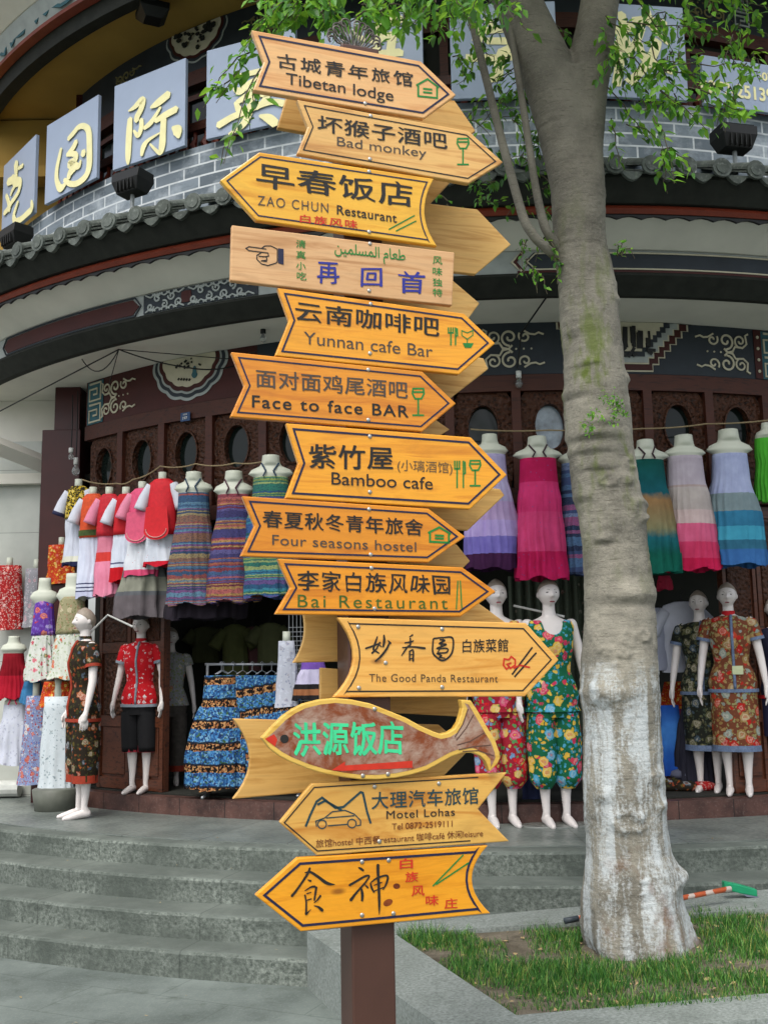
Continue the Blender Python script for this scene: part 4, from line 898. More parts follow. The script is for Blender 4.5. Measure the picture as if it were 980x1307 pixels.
def limb_tube(pts, name='limb', n=28, into=None):
    """(px, py, half width px, Y) control points"""
    P = []; Rr = []
    for x, y, hw, Y in pts:
        p = atY(x, y, Y); P.append(inv @ p); Rr.append((atY(x + hw, y, Y) - p).length)
    Q, R2 = [], []
    for i in range(len(P) - 1):
        for k in range(8):
            t_ = k / 8; Q.append(P[i].lerp(P[i + 1], t_)); R2.append(Rr[i] + (Rr[i + 1] - Rr[i]) * t_)
    Q.append(P[-1]); R2.append(Rr[-1])
    for _ in range(4):
        for i in range(1, len(Q) - 1): Q[i] = (Q[i - 1] + Q[i] * 2 + Q[i + 1]) / 4
    if into is not None: into.tube(Q, R2, n); return
    m = MB(); m.tube(Q, R2, n)
    return m.build(name, M_bark, tree, True)
limb_tube([(736, 300, 22, 5.42), (727, 200, 32, 5.42), (712, 130, 35, 5.42), (694, 80, 34, 5.42), (674, 35, 31, 5.42), (655, -10, 29, 5.43), (610, -110, 26, 5.5), (560, -260, 20, 5.7), (500, -480, 12, 6.0)], into=tkm)
limb_tube([(736, 300, 22, 5.44), (738, 200, 30, 5.44), (744, 130, 29, 5.43), (752, 80, 28, 5.42), (760, 35, 25, 5.42), (767, -10, 24, 5.42), (790, -120, 21, 5.3), (850, -300, 16, 5.0), (960, -520, 10, 4.8)], into=tkm)
me = bpy.data.meshes.new('trunk'); me.from_pydata(tkm.v, [], tkm.f); bm = bmesh.new(); bm.from_mesh(me); bmesh.ops.recalc_face_normals(bm, faces=bm.faces); bm.to_mesh(me); bm.free()
tmp = bpy.data.objects.new('tmp', me); COL.objects.link(tmp); r_ = tmp.modifiers.new('r', 'REMESH'); r_.mode = 'VOXEL'; r_.voxel_size = .0095; sm_ = tmp.modifiers.new('s', 'SMOOTH'); sm_.iterations = 2; sm_.factor = .5
me2 = bpy.data.meshes.new_from_object(tmp.evaluated_get(bpy.context.evaluated_depsgraph_get())); bpy.data.objects.remove(tmp); me2.name = 'trunk'
NO_ = [v.normal.copy() for v in me2.vertices]
for v, nv in zip(me2.vertices, NO_):      # fine wrinkles and pores of the bark
    c = v.co; q = Vector((c.x * 16, c.y * 16, c.z * 55)); k = noise.noise(q) * .0018 + noise.noise(c * 60) * .002
    ln = noise.noise(Vector((c.x * 5, c.y * 5, c.z * 34 + 3))); k -= .004 * max(0, ln - .42) / .4
    v.co = c + nv * k
for p_ in me2.polygons: p_.use_smooth = True
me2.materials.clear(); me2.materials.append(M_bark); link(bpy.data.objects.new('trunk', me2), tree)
# thin pale shoots beside the trunk
for pts in ([(712, 330, 6, 5.4), (683, 305, 6, 5.3), (668, 282, 6, 5.3), (640, 180, 5.5, 5.3), (610, 60, 5, 5.3), (590, -20, 4.5, 5.3), (560, -140, 3, 5.3)], [(714, 320, 6, 5.4), (694, 290, 6, 5.32), (683, 240, 5, 5.32), (668, 140, 4.5, 5.34), (655, 60, 4, 5.36), (640, -60, 3, 5.36)]):
    limb_tube(pts, 'shoot', 10)
# leaves
M_leaf = []
for nm, a, b, tr in (('leaf_green', '#35701a', '#5a9a2c', .42), ('leaf_light', '#5a9c28', '#8cc244', .5), ('leaf_dark', '#224c16', '#376c24', .3)):
    t = NT(nm, .45, .4); oi = t.n('NewGeometry'); r = oi.outputs['Random Per Island']; t.col(t.ramp(r, [(0, H(a)), (1, H(b))]))
    tl = t.n('BsdfTranslucent'); t.l(t.ramp(r, [(0, H(b)), (1, H('#9cc53f'))]), tl.inputs[0]); mx = t.n('MixShader'); mx.inputs[0].default_value = tr
    t.l(t.b.outputs[0], mx.inputs[1]); t.l(tl.outputs[0], mx.inputs[2]); t.l(mx.outputs[0], t.t.nodes['Material Output'].inputs[0]); M_leaf.append(t.m)
random.seed(11)
def leaf(m, p, d, nrm, L, mi):
    d = d.normalized(); s_ = d.cross(nrm); s_ = s_.normalized() if s_.length > 1e-4 else Vector((1, 0, 0)); nrm = s_.cross(d)
    L *= .92; wd = L * random.uniform(.23, .32); dr = -.12 * L
    A = p; B = p + d * L * .38 + s_ * wd + nrm * wd * .25; C = p + d * L + Vector((0, 0, dr)); D = p + d * L * .38 - s_ * wd + nrm * wd * .25; E = p + d * L * .42
    E2 = p + d * L * .75 + s_ * wd * .6 + nrm * wd * .12 + Vector((0, 0, dr * .5)); F2 = p + d * L * .75 - s_ * wd * .6 + nrm * wd * .12 + Vector((0, 0, dr * .5)); G = p + d * L * .76 + Vector((0, 0, dr * .5))
    m.cur = mi; m.add([A, B, E, D, E2, G, F2, C], [(0, 1, 2), (0, 2, 3), (1, 4, 5, 2), (2, 5, 6, 3), (4, 7, 5), (5, 7, 6)], inv)
def rv(): return Vector((random.gauss(0, 1), random.gauss(0, 1), random.gauss(0, 1))).normalized()
twm = MB(); crm = MB()
def sprig(a, b, n, L=.075, spread=.05, droop=.05, shade=(0, 0, 1, 2), thick=.004):
    """a twig from point a to point b with paired leaves along it"""
    pts = [a.lerp(b, i / 6) + Vector((0, 0, droop * 4 * (i / 6) * (1 - i / 6))) + rv() * .012 for i in range(7)]
    twm.tube([inv @ p for p in pts], [thick * (1 - .1 * i) for i in range(7)], 5)
    T = (b - a).normalized()
    n = int(n * 1.45); L *= .9
    for i in range(n):
        f_ = (i + .5 * random.random()) / n; k = min(5, int(f_ * 6)); p = pts[k].lerp(pts[k + 1], f_ * 6 - k) + rv() * spread * random.random()
        d = (T * .6 + rv() * .9 + Vector((0, 0, -.35))); leaf(crm, p, d, (Vector((0, -.35, .8)) + rv() * .5), L * random.uniform(.65, 1.2), random.choice(shade))
def psprig(x0, y0, x1, y1, Y, n, L=.075, spread=.06, shade=(0, 0, 1, 2), dY=0.15):
    sprig(atY(x0, y0, Y), atY(x1, y1, Y + random.uniform(-dY, dY)), n, L, spread, random.uniform(-.02, .06), shade)
# hanging sprays inside the picture, left of the signs
for (x0, y0, x1, y1, Y, n) in ((420, -30, 275, 128, 4.3, 26), (400, -20, 310, 70, 4.3, 26), (330, 60, 258, 140, 4.25, 14), (330, 90, 285, 205, 4.2, 13), (330, 100, 318, 165, 4.2, 9), (300, 95, 268, 115, 4.3, 8), (420, -20, 360, 40, 4.3, 26), (470, -30, 420, 30, 4.4, 30),
    (300, 170, 283, 208, 4.2, 6), (520, -20, 470, 40, 4.5, 30), (540, -30, 520, 30, 4.5, 26), (590, -20, 560, 35, 4.7, 24), (640, -40, 560, 20, 4.7, 24), (450, -40, 380, 12, 4.3, 30), (380, 10, 345, 30, 4.3, 16), (560, 10, 500, 55, 4.9, 16)):
    psprig(x0, y0, x1, y1, Y, n)
# behind the signs and round the fork
for i in range(48):
    x, y = random.uniform(575, 715), random.uniform(0, 200); psprig(x, y, x + random.uniform(-45, 45), y + random.uniform(5, 50), random.uniform(5.6, 6.0), random.randint(6, 11), .07, .06, (0, 0, 1, 2, 2))
for i in range(14):
    x, y = random.uniform(560, 700), random.uniform(230, 280); psprig(x, y, x + random.uniform(-40, 30), y + random.uniform(-10, 25), random.uniform(5.5, 5.9), 8, .055, .05, (2, 2, 0))
for i in range(9):
    x, y = random.uniform(665, 715), random.uniform(290, 350); psprig(x, y, x + random.uniform(-20, 20), y + random.uniform(5, 40), 5.35, 6, .045, .03, (0, 2, 1))
for i in range(4): psprig(788 + random.uniform(-4, 8), 328, 800 + random.uniform(-14, 18), 306 + random.uniform(0, 25), 5.35, 4, .05, .02, (1, 1, 0))
# right of the fork
for (x0, y0, x1, y1, Y, n) in ((770, 20, 830, 60, 5.2, 16), (790, -20, 860, 70, 5.1, 22), (800, 30, 915, 45, 5.0, 18), (850, -10, 900, 40, 5.1, 18), (820, -30, 980, 10, 5.0, 30), (900, -20, 975, 20, 5.0, 20), (830, 60, 870, 120, 5.0, 18), (860, 80, 960, 85, 5.0, 20), (850, 90, 940, 130, 5.0, 22), (880, 110, 965, 150, 4.9, 22), (840, 110, 900, 165, 5.0, 20), (800, 70, 840, 140, 5.2, 20), (780, 60, 800, 130, 5.3, 16), (775, 110, 830, 180, 5.3, 16),
    (835, 150, 862, 235, 4.9, 12), (845, 190, 885, 220, 4.9, 11), (845, 195, 850, 245, 4.9, 9), (780, 150, 790, 210, 5.4, 10), (800, 160, 850, 195, 5.3, 10), (760, 10, 790, 60, 5.5, 10)):
    psprig(x0, y0, x1, y1, Y, n, .072, .05, (0, 1, 1, 2), .1)
for i in range(52): 
    x, y = random.uniform(765, 960), random.uniform(-10, 140); psprig(x, y, x + random.uniform(-30, 40), y + random.uniform(0, 45), random.uniform(5.0, 5.9), 8, .065, .06, (0, 0, 1, 2))
for i in range(60):
    x, y = random.uniform(345, 650), random.uniform(-20, 22); psprig(x, y, x + random.uniform(-30, 30), y + random.uniform(5, 40), random.uniform(4.0, 5.2), 9, .07, .06, (0, 0, 1, 2))
# little shoots on the bark itself
for i in range(22):
    x, y = random.uniform(745, 800), random.uniform(505, 555); Yb = TY - .235 - random.uniform(0, .03); sprig(atY(x, y, Yb), atY(x + random.uniform(-9, 9), y - random.uniform(-4, 12), Yb - .03), 7, .026, .022, .0, (1, 0, 0), .0009)
# the crown above the picture, which shades the front of the shop
for i in range(95):
    a = Vector((random.gauss(.5, 1.9), random.gauss(5.2, 1.1), random.uniform(5.2, 8.5)))
    if a.z < 4.8 + .12 * abs(a.x): continue
    lim_ = 1.76 + a.y * .86
    if a.z < lim_ + .1: a.z = lim_ + .15 + random.random()
    b_ = a + rv() * .55; b_.z = max(b_.z, 1.76 + b_.y * .84)
    sprig(a, b_, 34, .13, .28, .05, (0, 0, 1, 2, 2), .008)
for i in range(120):        # unseen leaves thickening the crown straight above the fork, added to shade the trunk
    a = Vector((random.gauss(1.0, .75), random.uniform(4.3, 6.3), 0)); a.z = 1.76 + a.y * .82 + random.uniform(.0, 1.6)
    b_ = a + rv() * .45; b_.z = max(b_.z, 1.76 + b_.y * .80); sprig(a, b_, 26, .12, .24, .05, (0, 0, 1, 2, 2), .008)
tw = twm.build('twigs', plain('#4d4636', .8), tree); tag(tw, kind='stuff')
cr = crm.build('crown', M_leaf, tree); tag(cr, kind='stuff')

# ------------------------------------------------------------------ grass bed
t = NT('grass_blade', .5, .3); oi = t.n('NewGeometry'); r = oi.outputs['Random Per Island']; t.col(t.ramp(r, [(0, H('#1c4a1a')), (.55, H('#3b702a')), (.86, H('#669440')), (1, H('#96904e'))])); M_grass = t.m
gm = MB(); random.seed(5)
tb = Vector((atY(818, 1222, TY).x, TY))
i = 0
while i < 60000:
    x, y = random.uniform(0, 3.05), random.uniform(4.44, 5.92)
    d1 = (x - .02) * 1.42 + (y - 5.88) * .48
    if d1 < .02: continue
    k = noise.noise(Vector((x * 3.1, y * 3.1, 1.7))) + .5 * noise.noise(Vector((x * 8, y * 8, 4.2)))
    i += 1
    if k < -.29 or random.random() > .45 + 1.2 * (k + .13): continue
    if hypot(x - tb.x, (y - tb.y)) < .3: continue
    z = plz(x, y) - .027; h = random.choice((.6, .8, 1, 1, 1.25, 1.6)) * random.uniform(.018, .05) * (.62 + .9 * max(0, k + .2)); a = random.uniform(0, 2 * pi); w_ = random.uniform(.0013, .0026)
    bx, by = cos(a) * w_, sin(a) * w_; l = rv() * h * .55
    gm.add([(x - bx, y - by, z), (x + bx, y + by, z), (x + bx * .7 + l.x * .4, y + by * .7 + l.y * .4, z + h * .6), (x - bx * .7 + l.x * .4, y - by * .7 + l.y * .4, z + h * .6), (x + l.x, y + l.y, z + h)], [(0, 1, 2, 3), (3, 2, 4)])
g_ = gm.build('grass', M_grass); tag(g_, 'green grass growing unevenly in the bed round the tree', 'grass', kind='stuff')
lm = MB()
for i in range(420):
    x, y = random.uniform(.1, 2.9), random.uniform(4.5, 5.85)
    if (x - .02) * 1.42 + (y - 5.88) * .48 < .05: continue
    s_ = random.uniform(.006, .02); a = random.uniform(0, 6.3); z = plz(x, y) - .015
    lm.add([(x + s_ * cos(a + q * pi / 2) * (1 if q % 2 else .5), y + s_ * sin(a + q * pi / 2) * (1 if q % 2 else .5), z + random.uniform(-.006, .008)) for q in range(4)], [(0, 1, 2, 3)])
tag(lm.build('leaf_litter', plain('#a08a63', .8, .4, 60)), 'dry scraps and fallen leaves on the bare soil of the bed', 'litter', kind='stuff')

# ------------------------------------------------------------------ gilt letter panels, floodlights and lamps on the upper floor
RPn = 6.34
def text_mesh(body, h, mat, name, parent, y, bold=.02, brush=0, width=None, seed=0, depth=.0):
    cu = bpy.data.curves.new('lettering', 'FONT'); cu.body = body; to = bpy.data.objects.new('lettering', cu); COL.objects.link(to)
    me = bpy.data.meshes.new_from_object(to.evaluated_get(bpy.context.evaluated_depsgraph_get())); bpy.data.objects.remove(to); bpy.data.curves.remove(cu)
    xs = [v.co.x for v in me.vertices]; ys = [v.co.y for v in me.vertices]; ax, bx, ay, by = min(xs), max(xs), min(ys), max(ys)
    k = h / (by - ay); kx = (width / (bx - ax)) if width else k
    base = []
    for v in me.vertices:
        x, z = v.co.x, v.co.y
        if brush:
            d = noise.noise_vector(Vector((x * 1.5 + seed * 7, z * 1.5, seed))) * brush; x += d.x + z * .12; z += d.y + x * .10
        base.append(((x - (ax + bx) / 2) * kx, (z - (ay + by) / 2) * k))
    faces = [tuple(p.vertices) for p in me.polygons]; bpy.data.meshes.remove(me); m = MB()
    sh = [(0, 0)] + ([(bold * cos(q * pi / 3), bold * sin(q * pi / 3)) for q in range(6)] if bold else [])
    if brush: sh += [(.034 * t_ * .8, -.034 * t_ * .6) for t_ in (-1, -.5, .5, 1)]
    for i, (dx, dz) in enumerate(sh):
        b_ = len(m.v); m.v += [(a + dx * kx, y - i * .0003, z + dz * k) for a, z in base]; m.f += [tuple(b_ + q for q in f_) for f_ in faces]; m.mi += [0] * len(faces)
    me = bpy.data.meshes.new(name); me.from_pydata(m.v, [], m.f); me.materials.append(mat); o = bpy.data.objects.new(name, me); return link(o, parent)
pA, pB_ = phi_of(95, 250, RPn), phi_of(323, 176, RPn); dP = (pB_ - pA) / 2
for i, ch in enumerate('克国际英语学校'):
    ph = pA + (i - 1) * dP; wdt = dP * RPn * .80; p = cyl(ph, 6.53, RPn + .03)
    lab = ['leftmost grey panel cut by the picture edge with a gilt character', 'second grey panel from the left with a boxed gilt character', 'third grey panel with a gilt character, above the middle floodlight', 'grey panel with a gilt character behind the hanging leaves left of the signs',
           'grey panel mostly hidden behind the topmost arrow sign', 'grey panel with a gilt character left of the tree fork', 'grey panel with a gilt character right of the tree fork'][i]
    pn = empty('letter_panel', tuple(p), ph, lab, 'sign', 'grey panels with gilt characters above the eave')
    m = MB(); m.box((0, 0, 0), (wdt, .035, .80)); m.build('panel_board', M_panel, pn, bevel=.004)
    if ch in G_GILT:
        k_, x0_, y0_, st_ = G_GILT[ch]; nn_ = Vector((sin(ph), -cos(ph), 0)); tt_ = Vector((cos(ph), sin(ph), 0)); p0_ = p + nn_ * .02
        def tfp(x, y):
            r_ = ray(x0_ + k_ * x, y0_ + k_ * y); q_ = ORG + r_ * ((p0_ - ORG).dot(nn_) / r_.dot(nn_)) - p; return (q_.dot(tt_), q_.z)
        brush_strokes('gilt_character', st_, tfp, M_gold, pn, -.022, 1.0, .006); continue
    text_mesh(ch, .54, M_gold, 'gilt_character', pn, -.021, .0, .16, wdt * .62, i)
ph = phi_of(945, 118, RPn); p = cyl(ph, 6.33, RPn + .03)
pn = empty('letter_panel', tuple(p), ph, 'wide grey notice panel with small gilt numbers at the right edge', 'sign')
m = MB(); m.box((.1, 0, 0), (.95, .035, .42)); m.build('panel_board', M_panel, pn, bevel=.004)
text_mesh('0872-2513988', .11, M_gold, 'gilt_numbers', pn, -.02, .03, 0, .8).location = (.0, 0, -.06); text_mesh('·07·2', .07, M_gold, 'gilt_numbers', pn, -.02, .03, 0, .2).location = (.25, 0, .10)
def floodlight(px, py, label):
    ph = phi_of(px, py, 6.75); c = onR(px, py, 6.75); r = empty('floodlight', tuple(c), ph, label, 'floodlight', 'black floodlights on the tiled eave')
    m = MB(); a, b = .15, .11
    m.loft([[(-a, -.02, .075), (a, -.02, .075), (a, .16, .075), (-a, .16, .075)], [(-a * .95, -.03, .0), (a * .95, -.03, .0), (a * .95, .17, .0), (-a * .95, .17, .0)], [(-b, .0, -.10), (b, .0, -.10), (b, .13, -.10), (-b, .13, -.10)]])
    for q in range(5): m.box((-.08 + q * .04, -.02, -.05), (.008, .03, .09))
    m.build('housing', M_black, r, bevel=.006); m = MB(); m.box((0, .07, .082), (.26, .16, .012)); m.build('lens', M_glassdark, r)
    m = MB(); m.tube([(0, .07, -.1), (0, .07, -.28)], .018, 8); m.build('stand', plain('#8f9496', .4), r)
floodlight(162, 230, 'black floodlight standing below the third gilt panel'); floodlight(12, 300, 'black floodlight at the left edge of the tiled eave'); floodlight(942, 172, 'black floodlight under the notice panel on the right')
c = atZ(195, 10, UZ - .12); r = empty('ceiling_lamp', tuple(c), .4, 'black square lamp under the yellow upper ceiling', 'lamp')
m = MB(); q = .13; m.loft([[(-q, -q, .0), (q, -q, .0), (q, q, .0), (-q, q, .0)], [(-q * .98, -q * .98, -.06), (q * .98, -q * .98, -.06), (q * .98, q * .98, -.06), (-q * .98, q * .98, -.06)], [(-.07, -.07, -.13), (.07, -.07, -.13), (.07, .07, -.13), (-.07, .07, -.13)]]); m.build('lamp_housing', M_black, r, bevel=.004)
m = MB(); m.tube([(0, 0, 0), (0, 0, UZ - c.z)], .015, 8); m.build('lamp_rod', M_black, r)

# ------------------------------------------------------------------ cables and bulbs under the porch
def cable(pts, rad=.006, label='thin black cable slung below the porch beam', name='cable', grp='cables under the porch ceiling', mat=None, sag=.0):
    P = [Vector(p) for p in pts]; Q = []
    for a, b in zip(P, P[1:]):
        for i in range(10):
            f_ = i / 10; Q.append(a.lerp(b, f_) - Vector((0, 0, sag * 4 * f_ * (1 - f_))))
    Q.append(P[-1]); m = MB(); m.tube(Q, rad, 6); o = m.build(name, mat or M_black); return tag(o, label, 'cable', grp)
j = onR(152, 446, 6.55)
cable([onR(0, 525, 6.5), j], label='black cable running down left from the cable knot to the picture edge'); cable([j, onR(245, 470, 6.3), onR(300, 467, 6.1)], label='black cable running right from the cable knot past the painted medallion', sag=.02); cable([j, onR(290, 458, 6.2), onR(330, 448, 6.2)], label='thinner cable crossing above the painted medallion', rad=.004)
cable([onR(103, 455, 6.5), j], label='slack loop of cable left of the cable knot', sag=.16, rad=.005); cable([j, onR(140, 490, 6.3)], label='short cable tail hanging from the cable knot', rad=.004)
cable([onR(698, 378, 6.58), onR(665, 425, 6.2), onR(660, 470, 6.05)], label='black cable holding the bulb beside the tree trunk', rad=.007)
M_bulb = NT('clear_bulb_glass', .05, .6); M_bulb.b.inputs['Transmission Weight'].default_value = .85; M_bulb.b.inputs['Base Color'].default_value = H('#e4e8e6'); M_bulb = M_bulb.m
M_white = plain('#cfd0cb', .4, .05)
def bulb(px, py, R, ytop, label, sock=None, r=.036):
    c = onR(px, py, R); o = empty('hanging_bulb', tuple(c), 0, label, 'light bulb', 'bare bulbs hanging under the porch')
    m = MB(); m.loft([[(r * k * cos(2 * pi * q / 14), r * k * sin(2 * pi * q / 14), z * r) for q in range(14)] for k, z in ((.15, -1.2), (.65, -.95), (.95, -.45), (1, 0), (.88, .45), (.6, .95), (.42, 1.4), (.4, 1.7))]); m.build('bulb_glass', M_bulb, o, True)
    m = MB(); m.tube([(0, 0, 1.6 * r), (0, 0, 3.4 * r)], .022, 12); m.build('socket', sock or M_white, o, True)
    zt = onR(px, ytop, R).z - c.z; m = MB(); m.tube([(0, 0, 3.3 * r), (.004, 0, zt * .5), (0, 0, zt)], .005, 6); m.build('cord', M_black, o)
bulb(97, 601, 6.1, 500, 'large bare bulb in a white socket by the dark red pillar'); bulb(91, 583, 6.15, 505, 'small round bulb above the larger one by the pillar', r=.024)
bulb(336, 432, 6.35, 405, 'bare bulb in a black socket left of the Yunnan sign', M_black, .026); bulb(662, 490, 6.05, 470, 'bare bulb hanging between the signs and the tree trunk', None, .03)
rope = plain('#8d7d5e', .8)
cable([onR(x, y, R0 + .16) for x, y in ((105, 612), (150, 617), (170, 612), (205, 595), (250, 592), (300, 591), (350, 585))], .006, 'washing line above the row of little folk costumes', 'clothes_line', 'lines the clothes hang on', rope, .02)
cable([onR(x, y, R0 + .16) for x, y in ((600, 548), (700, 549), (820, 547), (900, 541), (990, 535))], .006, 'line strung in front of the oval windows on the right', 'clothes_line', 'lines the clothes hang on', rope, .01)
# small blue house number plate
ph = phi_of(237, 532, R0 + .05); c = onR(237, 532, R0 + .05); o = empty('number_plate', tuple(c), ph, 'small blue house number plate on the red lintel', 'plate')
m = MB(); m.box((0, 0, 0), (.10, .008, .075)); m.build('plate', plain('#1f3f66', .4), o); text_mesh('197', .025, M_white, 'numerals', o, -.006, .02, 0).location = (0, 0, -.012); text_mesh('大理市', .014, M_white, 'plate_lettering', o, -.006, .02, 0).location = (0, 0, .02)

# ------------------------------------------------------------------ cloth materials
def m_bands(name, h, stops, soft=False, wob=.006, speck=0.0, speckcol='#ffffff'):
    t = NT(name, .85, .15); v = t.coords(); z = t.sep(v)[2]
    n = t.noise(v, 22, 4); f_ = t.math('SUBTRACT', 1.0, t.math('DIVIDE', t.math('ADD', z, t.math('MULTIPLY', t.math('SUBTRACT', n, .5), wob)), h))
    st = stops[:30]; c = t.ramp(f_, [(p, H(x)) for p, x in st], 'LINEAR' if soft else 'CONSTANT')
    if speck:
        d = t.vor(v, 28); c = t.mix(t.ramp(d, [(speck, W(.85)), (speck + .04, W(0))]), c, H(speckcol))
    c = t.mix(.22, c, t.ramp(t.noise(v, 9, 3), [(.3, W(.02)), (.7, W(.9))]), 'SOFT_LIGHT'); t.col(c); t.bump(t.noise(t.coords((30, 30, 4)), 1.5, 3), .25, .01); return t.m
def m_floral(name, base, cols, scale=14, fill=.42, leaf='#2d5a33', centre='#d9b23c'):
    """printed cloth: big blossoms with lighter rims, small blossoms and leaves between them"""
    t = NT(name, .8, .2); v0 = t.coords(); nz = t.n('TexNoise'); nz.inputs['Scale'].default_value = scale * 2.6; nz.inputs['Detail'].default_value = 4; t.l(v0, nz.inputs['Vector'])
    sc = t.n('VectorMath', operation='SCALE'); sc.inputs['Scale'].default_value = .55 / scale; t.l(nz.outputs['Color'], sc.inputs[0]); w_ = t.n('VectorMath', operation='ADD'); t.l(v0, w_.inputs[0]); t.l(sc.outputs[0], w_.inputs[1]); v = w_.outputs[0]
    def lay(s_):
        vt = t.n('TexVoronoi'); vt.inputs['Scale'].default_value = s_; t.l(v, vt.inputs['Vector']); x = t.sep(vt.outputs['Color']); return vt.outputs['Distance'], x[0], x[1]
    n = len(cols); pal = lambda r: t.ramp(r, [(i / n, H(c)) for i, c in enumerate(cols)], 'CONSTANT')
    d3, r3, q3 = lay(scale * 3.1); c = t.mix(t.ramp(d3, [(.40, W(.9)), (.5, W(0))]), H(base), t.ramp(r3, [(0, H(base)), (.3, H(leaf)), (.62, H(cols[-1])), (.75, H(base)), (.88, H(leaf))], 'CONSTANT'))
    d2, r2, q2 = lay(scale * 1.9); on2 = t.math('GREATER_THAN', q2, .42); c = t.mix(t.math('MULTIPLY', on2, t.ramp(d2, [(fill * .8 - .05, W(.95)), (fill * .8, W(0))])), c, pal(r2))
    d, r1, q1 = lay(scale); on = t.math('GREATER_THAN', q1, .35); fc = pal(r1)
    pet = t.math('ADD', d, t.math('MULTIPLY', t.math('SUBTRACT', nz.outputs['Fac'], .5), .35))
    fc = t.mix(t.ramp(pet, [(.05, W(.5)), (.18, W(0)), (.27, W(.32)), (.36, W(0))]), fc, H('#e6dccb')); fc = t.mix(t.ramp(d, [(.12, W(.55)), (.2, W(0))]), fc, H(cols[0]))
    c = t.mix(t.math('MULTIPLY', on, t.ramp(pet, [(fill - .04, W(1)), (fill, W(0))])), c, fc); c = t.mix(t.math('MULTIPLY', on, t.ramp(d, [(.05, W(.9)), (.09, W(0))])), c, H(centre)); t.col(c); return t.m
def m_weave(name, cols, freq=60, base='#3a4a66'):
    """woven minority cloth: many thin stripes of changing colour"""
    t = NT(name, .85, .15); v = t.coords(); z = t.sep(v)[2]; n = t.noise(v, 16, 3)
    zz_ = t.math('ADD', t.math('ADD', z, t.math('MULTIPLY', n, .02)), t.math('MULTIPLY', t.math('SINE', t.math('MULTIPLY', z, 41.0)), .016)); q = t.math('FLOOR', t.math('MULTIPLY', zz_, freq)); wn_ = t.n('TexWhiteNoise', noise_dimensions='1D'); t.l(q, wn_.inputs['W'])
    k = len(cols); c = t.ramp(wn_.outputs['Value'], [(i / k, H(x)) for i, x in enumerate(cols)], 'CONSTANT')
    d = t.vor(t.coords((55, 55, 90)), 1.0); c = t.mix(t.ramp(d, [(.25, W(.55)), (.5, W(0))]), c, H(base)); c = t.mix(t.ramp(t.noise(t.coords((9, 9, 2)), 1.5, 3), [(.4, W(.0)), (.7, W(.28))]), c, H(base)); t.col(c); return t.m
M_bust = plain('#b9bdae', .45, .06, 5)
M_skin = plain('#d6cfcb', .32, .03, 5, .5)
M_strap = plain('#3a2a30', .8)

def cloth_rings(prof, folds=0, seed=0, n=64, sway=0.0):
    """prof: (z, half width, half depth, fold amplitude)"""
    rings = []
    for z, hw, hd, am in prof:
        ring = []
        for k in range(n):
            th = 2 * pi * k / n; f_ = 0
            if folds and am:
                q_ = sin(folds * th + seed + .8 * sin(th * 2 + seed)); f_ = 1.7 * am * (1 - 1.6 * abs(q_) ** .8 + .45 * sin(round(folds * 1.7) * th + seed * 2.1 + z * 3))
            ring.append((hw * (1 + f_) * cos(th) + sway * noise.noise(Vector((z * 3, seed, 0))), hd * (1 + f_ * 1.4) * sin(th), z + (.012 * sin(folds * th * .5 + seed) if am > .05 else 0)))
        if folds and am > .013:
            wk = min(1, (am - .012) / .035)
            ring = [(x + wk * .020 * noise.noise(Vector((x * 5, z * 4, seed * 3.7))) + wk * .010 * noise.noise(Vector((x * 13, z * 9, seed))), y + wk * .022 * noise.noise(Vector((x * 6 + 7, z * 4, seed * 2.3))) + wk * .010 * noise.noise(Vector((x * 14, z * 12, seed + 5))), zz + .016 * noise.noise(Vector((x * 7, y * 7, seed))) * min(1, am * 14)) for x, y, zz in ring]
        rings.append(ring)
    return rings
def dens(pts, k=5):
    out = []
    for a, b in zip(pts, pts[1:]):
        for i in range(k):
            f_ = i / k; out.append(tuple(x + (y - x) * f_ for x, y in zip(a, b)))
    return out + [pts[-1]]
def frame_at(cx, ybot, R=None, Y=None):
    p = onR(cx, ybot, R) if R else atY(cx, ybot, Y); s_ = (atY(cx + 1, ybot, p.y) - atY(cx, ybot, p.y)).length
    return p, s_, (lambda y: atY(cx, y, p.y).z - p.z)
